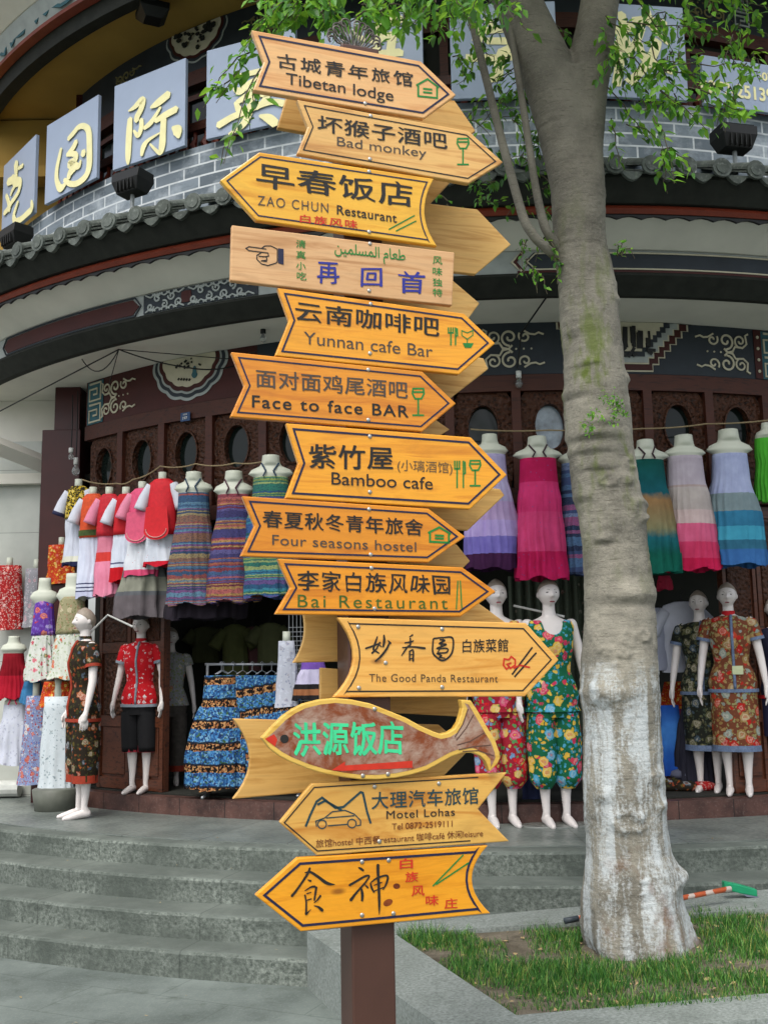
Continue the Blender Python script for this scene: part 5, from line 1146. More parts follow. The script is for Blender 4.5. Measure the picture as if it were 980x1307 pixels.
def dress(label, cx, yn, ysh, yt, yb, wsh, wt, wb, mat, R=None, Y=None, name='dress_on_bust', group='sundresses hanging in a row on busts', folds=11, seed=0, rz=0, strap=None, straight=False, cat='dress'):
    p, s_, zz = frame_at(cx, yb, R, Y); h = zz(yt)
    o = empty(name, tuple(p), rz, label, cat, group)
    a, b, c = wt / 2 * s_, wb / 2 * s_, wsh / 2 * s_
    mt = mat(h) if callable(mat) else mat
    pr = [(0, b, b * .55, .10), (h * .3, b * .9 + a * .1, b * .52, .085), (h * .6, a * .5 + b * .5, (a * .5 + b * .5) * .55, .05), (h * .76, a * 1.02, a * .62, .02), (h * .88, a * .97, a * .62, .012), (h, a * .93, a * .56, .01)]
    if straight: c = 0.0
    if straight: pr = [(0, b, b * .4, .05), (h * .5, (a + b) / 2, a * .45, .04), (h, a, a * .5, .01)]
    m = MB(); m.loft(cloth_rings(dens(pr, 4), folds, seed), False, True); m.build('dress', mt, o, True)
    if wsh and straight:
        m = MB(); m.tube([(0, 0, h - .02), (0, 0, zz(yn))], .03, 12); m.build('bust_form', M_bust, o, True)
    elif wsh:
        zs, zn = zz(ysh), zz(yn); r = max(.035, (zn - zs) * .62); m = MB(); r = min(r, c * .42)
        P = [(h * .8, a * .85, a * .5, 0), (h + .003, a * .9, a * .5, 0), ((h * .5 + zs * .5), c * .98, .075, 0), (zs, c * .85, .06, 0), (zs + (zn - zs) * .25, c * .5, .052, 0), (zs + (zn - zs) * .45, r * 1.05, r, 0), (zn, r * .95, r * .95, 0)]
        m.loft(cloth_rings(dens(P, 3), 0, 0, 28)); m.build('bust_form', M_bust, o, True)
        if strap:
            m = MB(); yf = -max(a * .56, .075) - .006
            for g in (-1, 1): m.tube([(g * a * .35, yf, h), (g * a * .2, -.085, (h + zs) / 2 + .01), (g * r * .95, -.04, zs + (zn - zs) * .4), (0, r * .9, zs + (zn - zs) * .55)], .007, 6)
            m.build('halter_strap', strap, o)
    return o
B = lambda nm, st, **k: (lambda h: m_bands(nm, h, st, **k))
RD = R0 + .30
dress('lilac sundress with lavender and dark purple tiers behind the sign tips', 630, 555, 571, 581, 727, 48, 42, 68, B('lilac_tiers', [(0, '#9d97b8'), (.42, '#a58fb6'), (.58, '#a493c6'), (.72, '#6f66ad'), (.87, '#3a1a3d')]), RD, seed=1)
dress('hot pink halter sundress with a printed skirt left of the trunk', 692, 558, 577, 586, 739, 66, 50, 66, B('pink_tiers', [(0, '#a3174a'), (.2, '#b93064'), (.45, '#bd3c6c'), (.78, '#a8174c')], speck=.1, speckcol='#4d4a80'), RD, seed=2, strap=M_strap)
dress('blue patterned long dress half hidden by the tree trunk', 742, 566, 582, 592, 734, 50, 42, 56, m_weave('blue_pattern_cloth', ['#3c4a70', '#6f7fa0', '#28304a', '#8a4f77', '#4d6a8d'], 26), R0 + .2, seed=3)
dress('teal halter sundress with orange and blue streaks right of the trunk', 832, 562, 579, 588, 732, 62, 48, 72, B('teal_streaks', [(0, '#0c4c45'), (.3, '#14505a'), (.36, '#8a6a46'), (.62, '#7d7a5a'), (.7, '#1b5f6a'), (.85, '#0d5749')], soft=True, wob=.09), RD, seed=4, strap=M_strap)
dress('pale grey sundress fading through pink tiers to a red hem', 882, 556, 575, 583, 728, 56, 48, 66, B('grey_pink_tiers', [(0, '#a59ca6'), (.26, '#9f8f8c'), (.28, '#a89f9b'), (.48, '#b9a5a3'), (.6, '#c65a7d'), (.76, '#c23961'), (.9, '#b81c48')], wob=.004), RD, seed=5)
dress('pale blue sundress with grey, turquoise and denim blue tiers', 940, 549, 569, 580, 722, 62, 48, 72, B('blue_tiers', [(0, '#97a0c0'), (.36, '#74858a'), (.52, '#2f6f90'), (.66, '#3f93ae'), (.78, '#2f647d'), (.86, '#34629a')], wob=.004), RD, seed=6)
dress('bright green garment cut by the right edge of the picture', 984, 540, 552, 560, 640, 30, 34, 40, plain('#3f9a24', .8), RD, seed=7)
STR = plain('#2c3f52', .8); 
w1 = m_weave('woven_stripes_blue', ['#35506e', '#7a5a4a', '#4a6a86', '#92825e', '#6b4a74', '#2f4560', '#8a4a44', '#577a8f'], 75, '#2a3246'); w2 = m_weave('woven_stripes_red', ['#7a3a42', '#3c3a66', '#8f5440', '#54507e', '#9a7a4a', '#6a2c3e', '#3f5a7d', '#a05a58'], 75, '#2a2436'); w3 = m_weave('woven_stripes_green', ['#2f6a5c', '#39578a', '#7a8a4a', '#3a7a8c', '#5c4a7c', '#8c9a62', '#2a5070'], 75, '#243246')
GRP2 = 'striped woven dresses hanging on busts'
dress('blue toned striped woven dress, left of the three', 246, 603, 619, 630, 772, 52, 42, 64, w1, R0 + .3, group=GRP2, seed=8, strap=STR)
dress('red toned striped woven dress, middle of the three', 298, 602, 621, 632, 768, 54, 44, 66, w2, R0 + .3, group=GRP2, seed=9, strap=plain('#4a2c3a', .8))
dress('green and blue striped woven dress partly behind the Four seasons sign', 346, 582, 600, 610, 762, 60, 48, 66, w3, R0 + .3, group=GRP2, seed=10, strap=STR)
dress('long dark skirt with a lace edge under the striped dresses', 262, 700, 705, 712, 790, 0, 70, 92, plain('#211a24', .9), R0 + .12, name='hanging_skirt', group=None, seed=3, cat='skirt')
dress('grey tiered skirt hanging below the little costumes', 186, 690, 695, 716, 788, 0, 60, 74, B('grey_tiers', [(0, '#56595a'), (.3, '#7e7f72'), (.55, '#55585c'), (.62, '#5b5558')]), R0 + .2, name='hanging_skirt', group=None, seed=4, folds=7, cat='skirt')

# the row of little folk costumes: blouse with sleeves, vest or apron, skirt
def sleeve(m, g, x, z, L, r0, r1, out=.45):
    P = [Vector((g * x, 0, z)), Vector((g * (x + L * out * .6), -.01, z - L * .5)), Vector((g * (x + L * out), -.02, z - L))]
    Q = [P[0].lerp(P[1], i / 4) for i in range(4)] + [P[1].lerp(P[2], i / 4) for i in range(5)]; m.tube(Q, [r0 + (r1 - r0) * i / 8 for i in range(9)], 12, True)
def costume(label, cx, yn, yv, yb, w_, vest, sl, skirt, cuff=None, belt=None, apron=None, R=R0 + .28, hem=None, rz=-.2):
    p, s_, zz = frame_at(cx, yb, R); o = empty('folk_costume', tuple(p), rz, label, 'costume', 'small folk costumes hanging in a row')
    h = zz(yn + 9); hv = zz(yv); a = w_ / 2 * s_ * 1.12
    m = MB(); m.loft(cloth_rings(dens([(0, a * 1.0, a * .5, .07), (hv * .6, a * .85, a * .45, .05), (hv + .02, a * .78, a * .42, .02)], 5), 8, cx), False, True); m.build('skirt', skirt(hv) if callable(skirt) else skirt, o, True)
    m = MB(); m.loft(cloth_rings(dens([(hv - .02, a * .86, a * .52, .01), ((hv + h) / 2, a * .8, a * .5, .01), (h - .04, a * .78, a * .42, .01), (h, a * .45, a * .3, 0)], 4), 6, cx, 40), True, True); m.build('vest', vest, o, True)
    for g in (-1, 1):
        m = MB(); sleeve(m, g, a * .62, h - .05, .20, .045, .055); sv = m.build('sleeve', sl, o, True)
        if cuff: m = MB(); e = (g * (a * .62 + .2 * .45), -.02, h - .255); m.tube([(e[0] - g * .012, e[1], e[2] + .03), e], .058, 12); m.build('cuff', cuff, sv, True)
    m = MB(); r = .033; m.tube([(0, 0, h - .03), (0, 0, zz(yn))], r, 14); m.build('bust_form', M_bust, o, True)
    if belt: m = MB(); m.loft(cloth_rings([(hv - .005, a * .9, a * .56, 0), (hv + .045, a * .9, a * .56, 0)], 0, 0, 40), False, False); m.build('belt', belt, o, True)
    if apron:
        m = MB(); N = 14; pts = []
        top, bot = hv + (h - hv) * .45, hv - (hv) * .22
        for i in range(N + 1):
            t_ = pi * i / N; pts.append((a * .72 * cos(t_), bot + .06 - .07 * sin(t_)))
        poly = [(a * .6, top)] + pts + [(-a * .6, top)]
        m.loft([[(x, -a * .55 - .012 - .02 * cos(x / a), z) for x, z in poly], [(x, -a * .55 - .004 - .02 * cos(x / a), z) for x, z in poly]]); ap = m.build('apron', apron, o)
        m = MB(); e = [(x * .82, -a * .55 - .016 - .02 * cos(x / a), z + .018) for x, z in pts]; m.tube(e, .004, 5); m.build('apron_braid', plain('#c98f8a', .7), ap)
WH = plain('#c2c5cf', .8, .05); PK = plain('#cf7d95', .8, .06); NV_ = plain('#1f2140', .8); RD_ = plain('#b3141f', .8, .1)
costume('white costume with a yellow and black brocade vest, leftmost in the row', 98, 612, 660, 722, 36, m_floral('brocade', '#1c1a16', ['#b99a24', '#c7ae3a'], 30, .5, '#a8901e'), WH, B('white_navy_hem', [(0, '#bfc3cf'), (.82, '#c9c9b8'), (.93, '#1f2140')]), NV_)
costume('white costume with an orange bodice and a dark striped belt', 116, 622, 684, 762, 36, plain('#c2471c', .7, .2, 40), WH, B('white_stripe_hem', [(0, '#c3c8d8'), (.78, '#2a2c50'), (.8, '#c3c8d8'), (.84, '#2a2c50'), (.86, '#c3c8d8'), (.9, '#2a2c50'), (.92, '#b5b9d0')]), None, plain('#3a4a1a', .7, .4, 60))
costume('pink costume with a red bodice and a red band on the skirt', 137, 622, 682, 760, 34, plain('#b51d2a', .7, .2, 40), PK, B('pink_red_band', [(0, '#c9788c'), (.3, '#c23a34'), (.45, '#d27f98')]))
costume('white costume with a plain red bodice and red hem', 159, 622, 680, 742, 34, RD_, WH, B('white_red_hem', [(0, '#c0c6d2'), (.62, '#4a4a6a'), (.65, '#c0c6d2'), (.72, '#b3141f')]))
costume('white costume with a rose pink apron', 180, 615, 682, 735, 38, plain('#c94a6e', .7, .15, 40), PK, B('white_rose_hem', [(0, '#c8ccd2'), (.86, '#c94a6e')], speck=.08, speckcol='#b04a50'), apron=plain('#c9506f', .7, .12, 30))
costume('white costume with a large bright red apron, rightmost in the row', 206, 603, 680, 722, 42, plain('#c01a26', .7, .12, 40), WH, B('white_red_hem_two', [(0, '#c4c9d2'), (.88, '#b51a2c')], speck=.08, speckcol='#a83a40'), apron=plain('#c01822', .7, .1, 30))

# clothes on and before the side wall
YW = wl.y - .14
GRP3 = 'clothes hung against the white side wall'
fl_red = m_floral('red_floral_cloth', '#9c1a1c', ['#c23a36', '#c9a3a0', '#8a1418'], 26, .4, '#b5a8a0'); fl_white = m_floral('white_floral_cloth', '#c4c8bd', ['#b5402c', '#c0703a', '#7a8f55'], 15, .3, '#a9b39a'); fl_wpink = m_floral('white_pink_floral', '#c3c6bf', ['#b02a4a', '#c05a70', '#557a45'], 14, .3, '#b8bfae')
fl_pur = m_floral('purple_floral', '#5a3590', ['#8a4fb0', '#b0301f', '#7a6ab8'], 14, .4, '#6f5aa8'); fl_rb = m_floral('red_blue_floral', '#7a87a8', ['#a83024', '#4a6aa8', '#b0b4bc'], 22, .42, '#8a3a34'); fl_or = m_floral('orange_red_floral', '#b0341a', ['#c48a20', '#b8281a', '#c9a52c'], 30, .42, '#c46a1c'); fl_gr = m_floral('grey_pink_floral', '#8a8a8f', ['#a07a8a', '#9aa0a5', '#b0a8b0'], 24, .4, '#7d8085')
cream = m_floral('cream_floral', '#8f8a6a', ['#a59a78', '#7a7a52', '#9a7a62'], 18, .4, '#6a7048')
dress('red patterned child dress at the far left edge', 10, 712, 718, 722, 804, 24, 30, 36, fl_red, Y=YW, name='hanging_dress', group=GRP3, folds=6, straight=True)
dress('grey pink patterned dress beside the red one on the wall', 45, 714, 720, 726, 800, 24, 28, 30, fl_gr, Y=YW, name='hanging_dress', group=GRP3, folds=6, straight=True)
dress('orange red patterned child suit against the pillar foot of the row', 78, 686, 692, 696, 745, 22, 34, 40, fl_or, Y=onR(78, 720, R0 + .1).y, name='hanging_dress', group=GRP3, folds=6, straight=True)
def two_piece(label, cx, yn, ysh, yt, ym, yb, wsh, wt, wm, wb, top, skirt, Y, name='dress_on_bust'):
    p, s_, zz = frame_at(cx, yb, None, Y); o = empty(name, tuple(p), 0, label, 'dress', GRP3); a, b, c, d_ = wt / 2 * s_, wm / 2 * s_, wb / 2 * s_, wsh / 2 * s_; h, hm = zz(yt), zz(ym)
    m = MB(); m.loft(cloth_rings(dens([(0, c, c * .5, .08), (hm * .5, (b + c) / 2, c * .42, .06), (hm, b * .9, b * .5, .02)], 5), 9, cx), False, True); m.build('skirt', skirt, o, True)
    m = MB(); m.loft(cloth_rings(dens([(hm - .02, b, b * .56, .03), ((hm + h) / 2, a * .95, a * .6, .01), (h, a * .8, a * .5, .0)], 5), 8, cx), True, True); m.build('bodice', top, o, True)
    zs, zn = zz(ysh), zz(yn); m = MB(); m.loft(cloth_rings(dens([(h - .06, a * .75, a * .42, 0), (h + .01, d_ * .95, .06, 0), (zs, d_ * .75, .05, 0), (zs + .02, d_ * .42, .04, 0), (zn, d_ * .38, .038, 0)], 3), 0, 0, 24)); m.build('bust_form', M_bust, o, True)
two_piece('bust with a purple flowered top over a white skirt', 54, 738, 756, 764, 808, 868, 40, 28, 30, 46, fl_pur, fl_wpink, 9.15); two_piece('bust with an olive cream top over an orange flowered white skirt', 90, 732, 752, 762, 806, 866, 44, 38, 40, 58, cream, fl_white, 8.95)
dress('crimson strapless gathered dress on a bust at the left edge', 16, 812, 824, 834, 891, 34, 28, 36, B('crimson_cloth', [(0, '#7a0f1c'), (.5, '#a3182c')]), Y=9.3, group=GRP3, folds=12)
dress('blue cloth scrap showing between the white skirts on the left', 41, 860, 864, 868, 896, 0, 22, 26, plain('#2f6a94', .8, .2), Y=9.25, name='hanging_skirt', group=GRP3, folds=5, cat='skirt')
dress('white and pink child dress low on the side wall', 18, 884, 893, 899, 975, 30, 32, 46, m_floral('white_grey_floral', '#bcc0cc', ['#8a8fa5', '#a5a9b8'], 16, .25, '#c0c4cc', '#8a8fa5'), Y=9.35, name='hanging_dress', group=GRP3, folds=7, strap=plain('#b02050', .8))
dress('long red and blue flowered dress low by the wall', 43, 872, 880, 888, 1001, 22, 24, 38, fl_rb, Y=9.2, name='hanging_dress', group=GRP3, folds=6, straight=True)
dress('yellow and red cloth hung behind the white gown', 72, 862, 866, 870, 900, 0, 34, 36, fl_or, Y=9.05, name='hanging_skirt', group=GRP3, folds=6, cat='skirt')
o = dress('white sleeveless gown with grey sprigs on a bust stand', 71, 866, 882, 889, 1010, 26, 34, 42, m_floral('white_sprig', '#bfc8cc', ['#6f8088', '#8a9aa0'], 17, .2, '#c5cdd0', '#9aa8ad'), Y=9.0, group=GRP3, folds=6, straight=True)
p = atY(71, 1010, 9.0); m = MB(); m.loft(cloth_rings([(.606 - p.z, .15, .15, 0), (.61 - p.z, .165, .165, 0), (.02, .19, .19, 0), (.03, .17, .17, 0)], 0, 0, 28)); m.build('stand_base', plain('#5f6259', .5), o, True)

# ------------------------------------------------------------------ mannequins
def chain(m, pts, n=12): m.tube([p for p, r in pts], [r for p, r in pts], n); [m.ball(p, r, 12, 8) for p, r in (pts[0], pts[-1])]
def sub(pts, k=4):
    out = []
    for (p, r), (q, s_) in zip(pts, pts[1:]):
        for i in range(k): out.append((Vector(p).lerp(Vector(q), i / k), r + (s_ - r) * i / k))
    return out + [(Vector(pts[-1][0]), pts[-1][1])]
TORSO = [(.78, .11, .085, .0), (.84, .165, .11, .0), (.92, .178, .118, .005), (1.0, .155, .105, .0), (1.08, .122, .088, -.003), (1.16, .13, .095, -.006), (1.24, .146, .115, -.014), (1.29, .150, .120, -.016), (1.35, .155, .105, -.005), (1.41, .168, .088, .0), (1.445, .150, .07, .005), (1.465, .095, .058, .008), (1.485, .055, .05, .010), (1.52, .046, .046, .008), (1.57, .045, .046, .0)]
ARM = [((.165, .005, 1.42), .046), ((.205, .01, 1.28), .040), ((.232, .0, 1.13), .034), ((.25, -.03, 1.0), .029), ((.262, -.055, .895), .021)]
LEG = [((.088, 0, .86), .088), ((.088, -.005, .68), .072), ((.082, -.01, .50), .052), ((.08, .012, .36), .05), ((.076, .01, .2), .034), ((.075, .0, .09), .026)]
def head_rings():
    rings = []; N = 28
    for i in range(1, 18):
        t_ = i / 18; z = 1.535 + t_ * .225; a = pi * t_
        w_ = .080 * sin(a) ** .62 * (1 if t_ > .4 else .72 + .7 * t_); d_ = .092 * sin(a) ** .58 * (1 if t_ > .35 else .8 + .55 * t_)
        ring = []
        for k in range(N):
            th = 2 * pi * k / N; x = w_ * cos(th); y = d_ * sin(th) - .008
            f_ = math.exp(-(x / .016) ** 2) if sin(th) < 0 else 0
            y -= f_ * (.024 * math.exp(-((t_ - .40) / .055) ** 2) + .014 * math.exp(-((t_ - .48) / .07) ** 2) + .008 * math.exp(-((t_ - .22) / .05) ** 2) + .009 * math.exp(-((t_ - .07) / .06) ** 2))
            if sin(th) < 0: y += .010 * math.exp(-((abs(x) - .030) / .016) ** 2) * math.exp(-((t_ - .52) / .05) ** 2)
            ring.append((x, y, z))
        rings.append(ring)
    return rings
def body_mesh():
    m = MB(); m.loft(cloth_rings([(z, a, b, 0) for z, a, b, c in dens(TORSO, 3)], 0, 0, 32))
    for i in range(len(m.v)): pass
    for g in (-1, 1):
        mir = lambda L: [(Vector((g * p[0], p[1], p[2])), r) for p, r in L]
        chain(m, sub(mir(ARM))); chain(m, sub(mir(LEG)))
        chain(m, sub(mir([((.075, .03, .045), .032), ((.075, -.04, .04), .034), ((.078, -.12, .022), .028), ((.08, -.165, .016), .018)])))   # foot
        chain(m, sub(mir([((.075, .0, .10), .027), ((.075, .02, .05), .032)])))
        hd = Vector((g * .262, -.055, .895))
        chain(m, sub([(hd, .020), (hd + Vector((g * .004, -.012, -.04)), .025), (hd + Vector((g * .004, -.018, -.075)), .024)]))                # palm
        for q, (dy, L) in enumerate(((-.030, .072), (-.012, .08), (.006, .074), (.022, .058))):
            b = hd + Vector((g * .004, dy - .012, -.085)); chain(m, sub([(b, .0085), (b + Vector((-g * .004, dy * .15, -L * .55)), .0085), (b + Vector((-g * .016, dy * .15, -L)), .007)]), 8)
        b = hd + Vector((0, -.03, -.035)); chain(m, sub([(b, .011), (b + Vector((-g * .006, -.022, -.03)), .010), (b + Vector((-g * .010, -.026, -.062)), .008)]), 8)
    m.loft(head_rings())
    for g in (-1, 1): m.ball((g * .080, .008, 1.635), .022, 10, 8, (.3, .6, 1))
    me = bpy.data.meshes.new('mannequin_body'); me.from_pydata(m.v, [], m.f); bm = bmesh.new(); bm.from_mesh(me); bmesh.ops.recalc_face_normals(bm, faces=bm.faces); bm.to_mesh(me); bm.free()
    o = bpy.data.objects.new('tmp', me); COL.objects.link(o); r = o.modifiers.new('r', 'REMESH'); r.mode = 'VOXEL'; r.voxel_size = .0065; sm = o.modifiers.new('s', 'SMOOTH'); sm.iterations = 3; sm.factor = .5
    out = bpy.data.meshes.new_from_object(o.evaluated_get(bpy.context.evaluated_depsgraph_get())); bpy.data.objects.remove(o); bpy.data.meshes.remove(me)
    for p in out.polygons: p.use_smooth = True
    out.name = 'mannequin_body'; out.materials.append(M_skin); return out
BODY = body_mesh()
M_hair = plain('#8d8275', .55, .15, 30); M_eye = plain('#45413f', .3); M_lip = plain('#7d2f36', .35)
def mannequin(px, ybase, z, ytop, yaw, label, headturn=0, group='shop mannequins', Y=None):
    p = atZ(px, ybase, z) if Y is None else atY(px, ybase, Y); p.z = z; s_ = (atY(px, ytop, p.y).z - z) / 1.765
    o = empty('mannequin', tuple(p), yaw, label, 'mannequin', group); o.scale = (s_, s_, s_)
    b = bpy.data.objects.new('body', BODY); link(b, o)
    m = MB()                                            # moulded short hair cap
    rings = []
    for i in range(9):
        t_ = .52 + .48 * i / 8; zz_ = 1.535 + t_ * .225; a = pi * min(t_, .995); w_ = .080 * sin(a) ** .62 + .0025; d_ = .092 * sin(a) ** .58 + .0025
        ring = []
        for k in range(28):
            th = 2 * pi * k / 28; cut = (max(0, -sin(th)) ** .6 * .058 - max(0, sin(th)) ** .8 * .075) * (1 - i / 8) ** 1.3
            zv = zz_ + cut; tv = min(.995, max(.05, (zv - 1.535) / .225)); av = pi * tv; kw = 1 if tv > .4 else .72 + .7 * tv; kd = 1 if tv > .35 else .8 + .55 * tv; e_ = .0035 * min(1, i / 2 + .25); ring.append(((.080 * sin(av) ** .62 * kw + e_) * cos(th), (.092 * sin(av) ** .58 * kd + e_) * sin(th) - .008, zv))
        rings.append(ring)
    m.loft(rings, False, True); m.build('hair', M_hair, o, True)
    for g in (-1, 1):
        m = MB(); P = [(g * .030 + .012 * cos(q * pi / 6), -.0915 + .012 * abs(cos(q * pi / 6) * g * .5 + .35), 1.6505 + .0045 * sin(q * pi / 6)) for q in range(12)]
        P = [(x, -.094 + 3.0 * (abs(x) - .012) ** 1.6 * 1.0, zz_) for x, y, zz_ in P]; m.loft([P, [(x, y + .012, zz_) for x, y, zz_ in P]]); e = m.build('eye', M_eye, o)
        m = MB(); m.tube([(g * (.014 + q * .008), -.094 + 2.4 * (q * .008) ** 1.4, 1.668 + .006 * sin(q * .9)) for q in range(5)], .0022, 5); m.build('eyebrow', M_hair, o)
    m = MB(); P = [(.018 * cos(q * pi / 7), -.1035 + .006 * abs(cos(q * pi / 7)), 1.5835 + .006 * sin(q * pi / 7) * (1 - .3 * (abs(cos(q * pi / 7)) < .3))) for q in range(14)]; m.loft([P, [(x, y + .014, z_) for x, y, z_ in P]]); m.build('lips', M_lip, o)
    return o
def shirt(o, mat, z0=.86, sleeves=.16, trim=None, flare=1.06, neck=1.475, name='blouse', scoop=0):
    m = MB(); P = []
    for z, a, b, c in dens(TORSO, 3):
        if z0 + .02 < z < neck - .005: P.append((z, a * 1.04 + .014, b * 1.04 + .016, .006))
    P = [(z0, P[0][1] * flare, P[0][2] * flare, .012)] + P + [(neck, .066, .062, 0)]
    rg = cloth_rings(P, 9, z0 * 7, 48)
    if scoop: rg = [[(x, y, z - scoop * max(0, (z - 1.33) / .14) * max(0, -y / .08) ** .5 * (abs(x) < .085) * (1 - (x / .085) ** 2) ** .5 if abs(x) < .085 else z) for x, y, z in r_] for r_ in rg]
    m.loft(rg, False, False); sh = m.build(name, mat, o, True)
    if sleeves:
        for g in (-1, 1):
            f_ = sleeves; A = Vector((g * .135, .004, 1.425)); Bq = Vector((g * .17, .006, 1.405)); C_ = Vector((g * (.165 + f_ * .30), .008, 1.42 - f_))
            Q = [A, Bq] + [Bq.lerp(C_, i / 4) for i in range(1, 5)]; m = MB(); m.tube(Q, [.05, .062, .064, .064, .063, .064], 16, False); m.build('sleeve', mat, sh, True)
            if trim: m = MB(); m.tube([C_ + Vector((-g * .006, 0, .022)), C_ + Vector((0, 0, -.004))], .068, 16, False); m.build('sleeve_trim', trim, sh, True)
    if trim:
        m = MB(); h = P[0]; m.loft(cloth_rings([(z0 - .003, h[1] * 1.015, h[2] * 1.02, .012), (z0 + .025, h[1] * 1.012, h[2] * 1.02, .012)], 9, z0 * 7, 48), False, False); m.build('hem_trim', trim, sh, True)
        m = MB(); pts = []
        for z, a, b, c in P[1:]: pts.append((.02, -b - .004, z))
        m.tube(pts, .012, 6); m.build('front_trim', trim, sh, True)
    return sh
def collar(sh, mat):
    m = MB(); m.loft(cloth_rings([(1.465, .066, .062, 0), (1.478, .055, .056, 0), (1.515, .052, .053, 0)], 0, 0, 24), False, False); m.build('collar', mat, sh, True)
def trousers(o, mat, z1=.12, wide=.085, cuff=None, gather=False, name='trousers'):
    m = MB(); m.loft(cloth_rings(dens([(.76, .172, .12, .01), (.86, .186, .132, .01), (.92, .192, .134, .008), (1.02, .165, .118, .006)], 3), 8, 2, 48), False, False)
    tr = None
    for g in (-1, 1):
        P = [(.79, .098, .118), (.6, wide + .012, wide + .02), (.4, wide + .004, wide + .01), (z1 + .06, wide, wide + .005), (z1, wide * (.55 if gather else 1), wide * (.6 if gather else 1.02))]
        rings = []
        for z, hw, hd in dens(P, 4):
            rings.append([(g * (.09 if z > .3 else .088) + hw * (1 + .03 * sin(7 * th_ + z * 9)) * cos(th_), .0 + hd * (1 + .03 * sin(5 * th_ + z * 12)) * sin(th_), z) for th_ in [2 * pi * k / 28 for k in range(28)]])
        m.loft(rings, False, False)
    tr = m.build(name, mat, o, True)
    if cuff:
        for g in (-1, 1):
            m = MB(); m.loft([[(g * .088 + (wide + .004) * cos(2 * pi * k / 24), (wide + .008) * sin(2 * pi * k / 24), z) for k in range(24)] for z in (z1 - .004, z1 + .06)], False, False); m.build('trouser_cuff', cuff, tr, True)
    return tr
def skirt(o, mat, z0=.3, w0=.19, trim=None):
    m = MB(); P = dens([(z0, w0, .14, .02), (.6, .19, .14, .015), (.85, .19, .135, .008), (1.05, .15, .11, .004)], 4); m.loft(cloth_rings(P, 7, 1, 48), False, False); sk = m.build('skirt', mat, o, True)
    if trim: m = MB(); m.loft(cloth_rings([(z0 - .004, w0 + .004, .145, .02), (z0 + .045, w0 + .003, .144, .02)], 7, 1, 48), False, False); m.build('hem_trim', trim, sk, True)
f_green = m_floral('green_floral', '#146040', ['#c02f55', '#d8b445', '#4f9fc0', '#c8384f', '#d6ab3a'], 12, .48, '#3a8fa8'); f_redp = m_floral('red_floral_print', '#9a1f30', ['#d41c24', '#d24a70', '#cfae5a', '#c82030', '#6a8fb5'], 12, .48, '#4a9a5a')
f_dark = m_floral('dark_floral', '#1d2019', ['#5a5a3a', '#6f6a52', '#3a4a55', '#4a4a30'], 13, .5, '#3f4a3a', '#8a8460'); f_qip = m_floral('red_olive_floral', '#6a3a26', ['#a31d18', '#9a7f52', '#7f8a80', '#ab3a24', '#8a7040'], 12, .52, '#8a8a5a', '#c0aa80')
f_brown = m_floral('brown_floral', '#231c12', ['#82381f', '#3c4a58', '#574a1e', '#8a4a22'], 13, .42, '#3a3a1c', '#6a4a20'); f_jack = m_floral('red_jacket_print', '#b3121c', ['#c0485a', '#b9b4b8', '#b51824', '#b51824'], 20, .36, '#b8101c', '#c8c0c0')
TRB = plain('#5f6f8a', .7, .25, 60); OR_ = plain('#8f2f18', .7, .15, 40); GREYT = plain('#7d8791', .7, .15, 50)
o = mannequin(104, 1031, .604, 775, -1.0, 'mannequin in a brown flowered blouse and trousers looking left by the pillar', Y=8.5); s_ = shirt(o, f_brown, .80, .17, OR_); collar(s_, f_brown); trousers(o, f_brown, .30, .10, OR_)
o = mannequin(177, 1020, .745, 783, -.25, 'mannequin in a red printed jacket and black cropped trousers before the carved door', Y=onR(177, 1000, R0 + .0).y); s_ = shirt(o, f_jack, .84, .15, GREYT); collar(s_, RD_); trousers(o, plain('#0f0f12', .8), .40, .088, plain('#8f2030', .7, .3, 50))
o = mannequin(216, 1018, .745, 800, .2, 'mannequin in a grey flowered top standing behind the red jacket one', Y=onR(216, 1018, R0 - .5).y); s_ = shirt(o, m_floral('grey_yellow_floral', '#8d8f90', ['#9a8a3a', '#8f4a4a', '#a0a0a2'], 14, .35, '#7d8a5a'), .88, .1); trousers(o, plain('#4f4a44', .8, .25, 20), .16, .085, OR_)
o = mannequin(642, 1054, .604, 738, .12, 'mannequin in red flowered trousers half hidden by the arrow sign tips'); shirt(o, f_redp, .80, .0, neck=1.462, scoop=.09); trousers(o, f_redp, .26, .096, None, True)
o = mannequin(711, 1054, .604, 737, .15, 'mannequin in a green flowered sleeveless suit left of the trunk'); shirt(o, f_green, .80, .0, neck=1.462, flare=1.12, scoop=.1); trousers(o, f_green, .26, .098, None, True)
m = MB(); m.loft(cloth_rings([(0.001, .27, .16, 0), (.012, .27, .16, 0), (.014, .25, .15, 0)], 0, 0, 36)); m.build('base_plate', plain('#6d716c', .25, .1, 9, .6), o, True)
o = mannequin(906, 1016, .745, 752, -.45, 'mannequin in a dark olive flowered suit inside the right doorway', Y=onR(906, 1016, R0 - .28).y); s_ = shirt(o, f_dark, .84, .14, TRB); skirt(o, f_dark, .36, .18, TRB)
o = mannequin(944, 1014, .745, 742, -.35, 'mannequin in a red flowered suit with a price card at the right doorway', Y=onR(944, 1014, R0 - .04).y); s_ = shirt(o, f_qip, .84, .15, TRB); collar(s_, RD_); skirt(o, f_qip, .36, .19, TRB)
m = MB(); m.box((.05, -.145, 1.02), (.085, .004, .07)); m.build('price_card', plain('#b5bd96', .6), s_)
o = mannequin(1004, 1010, .745, 760, -.2, 'mannequin in a navy top cut by the right picture edge', Y=onR(1004, 1010, R0 + .0).y); s_ = shirt(o, plain('#14162e', .8), .84, .16, RD_); skirt(o, NV_, .5, .19)

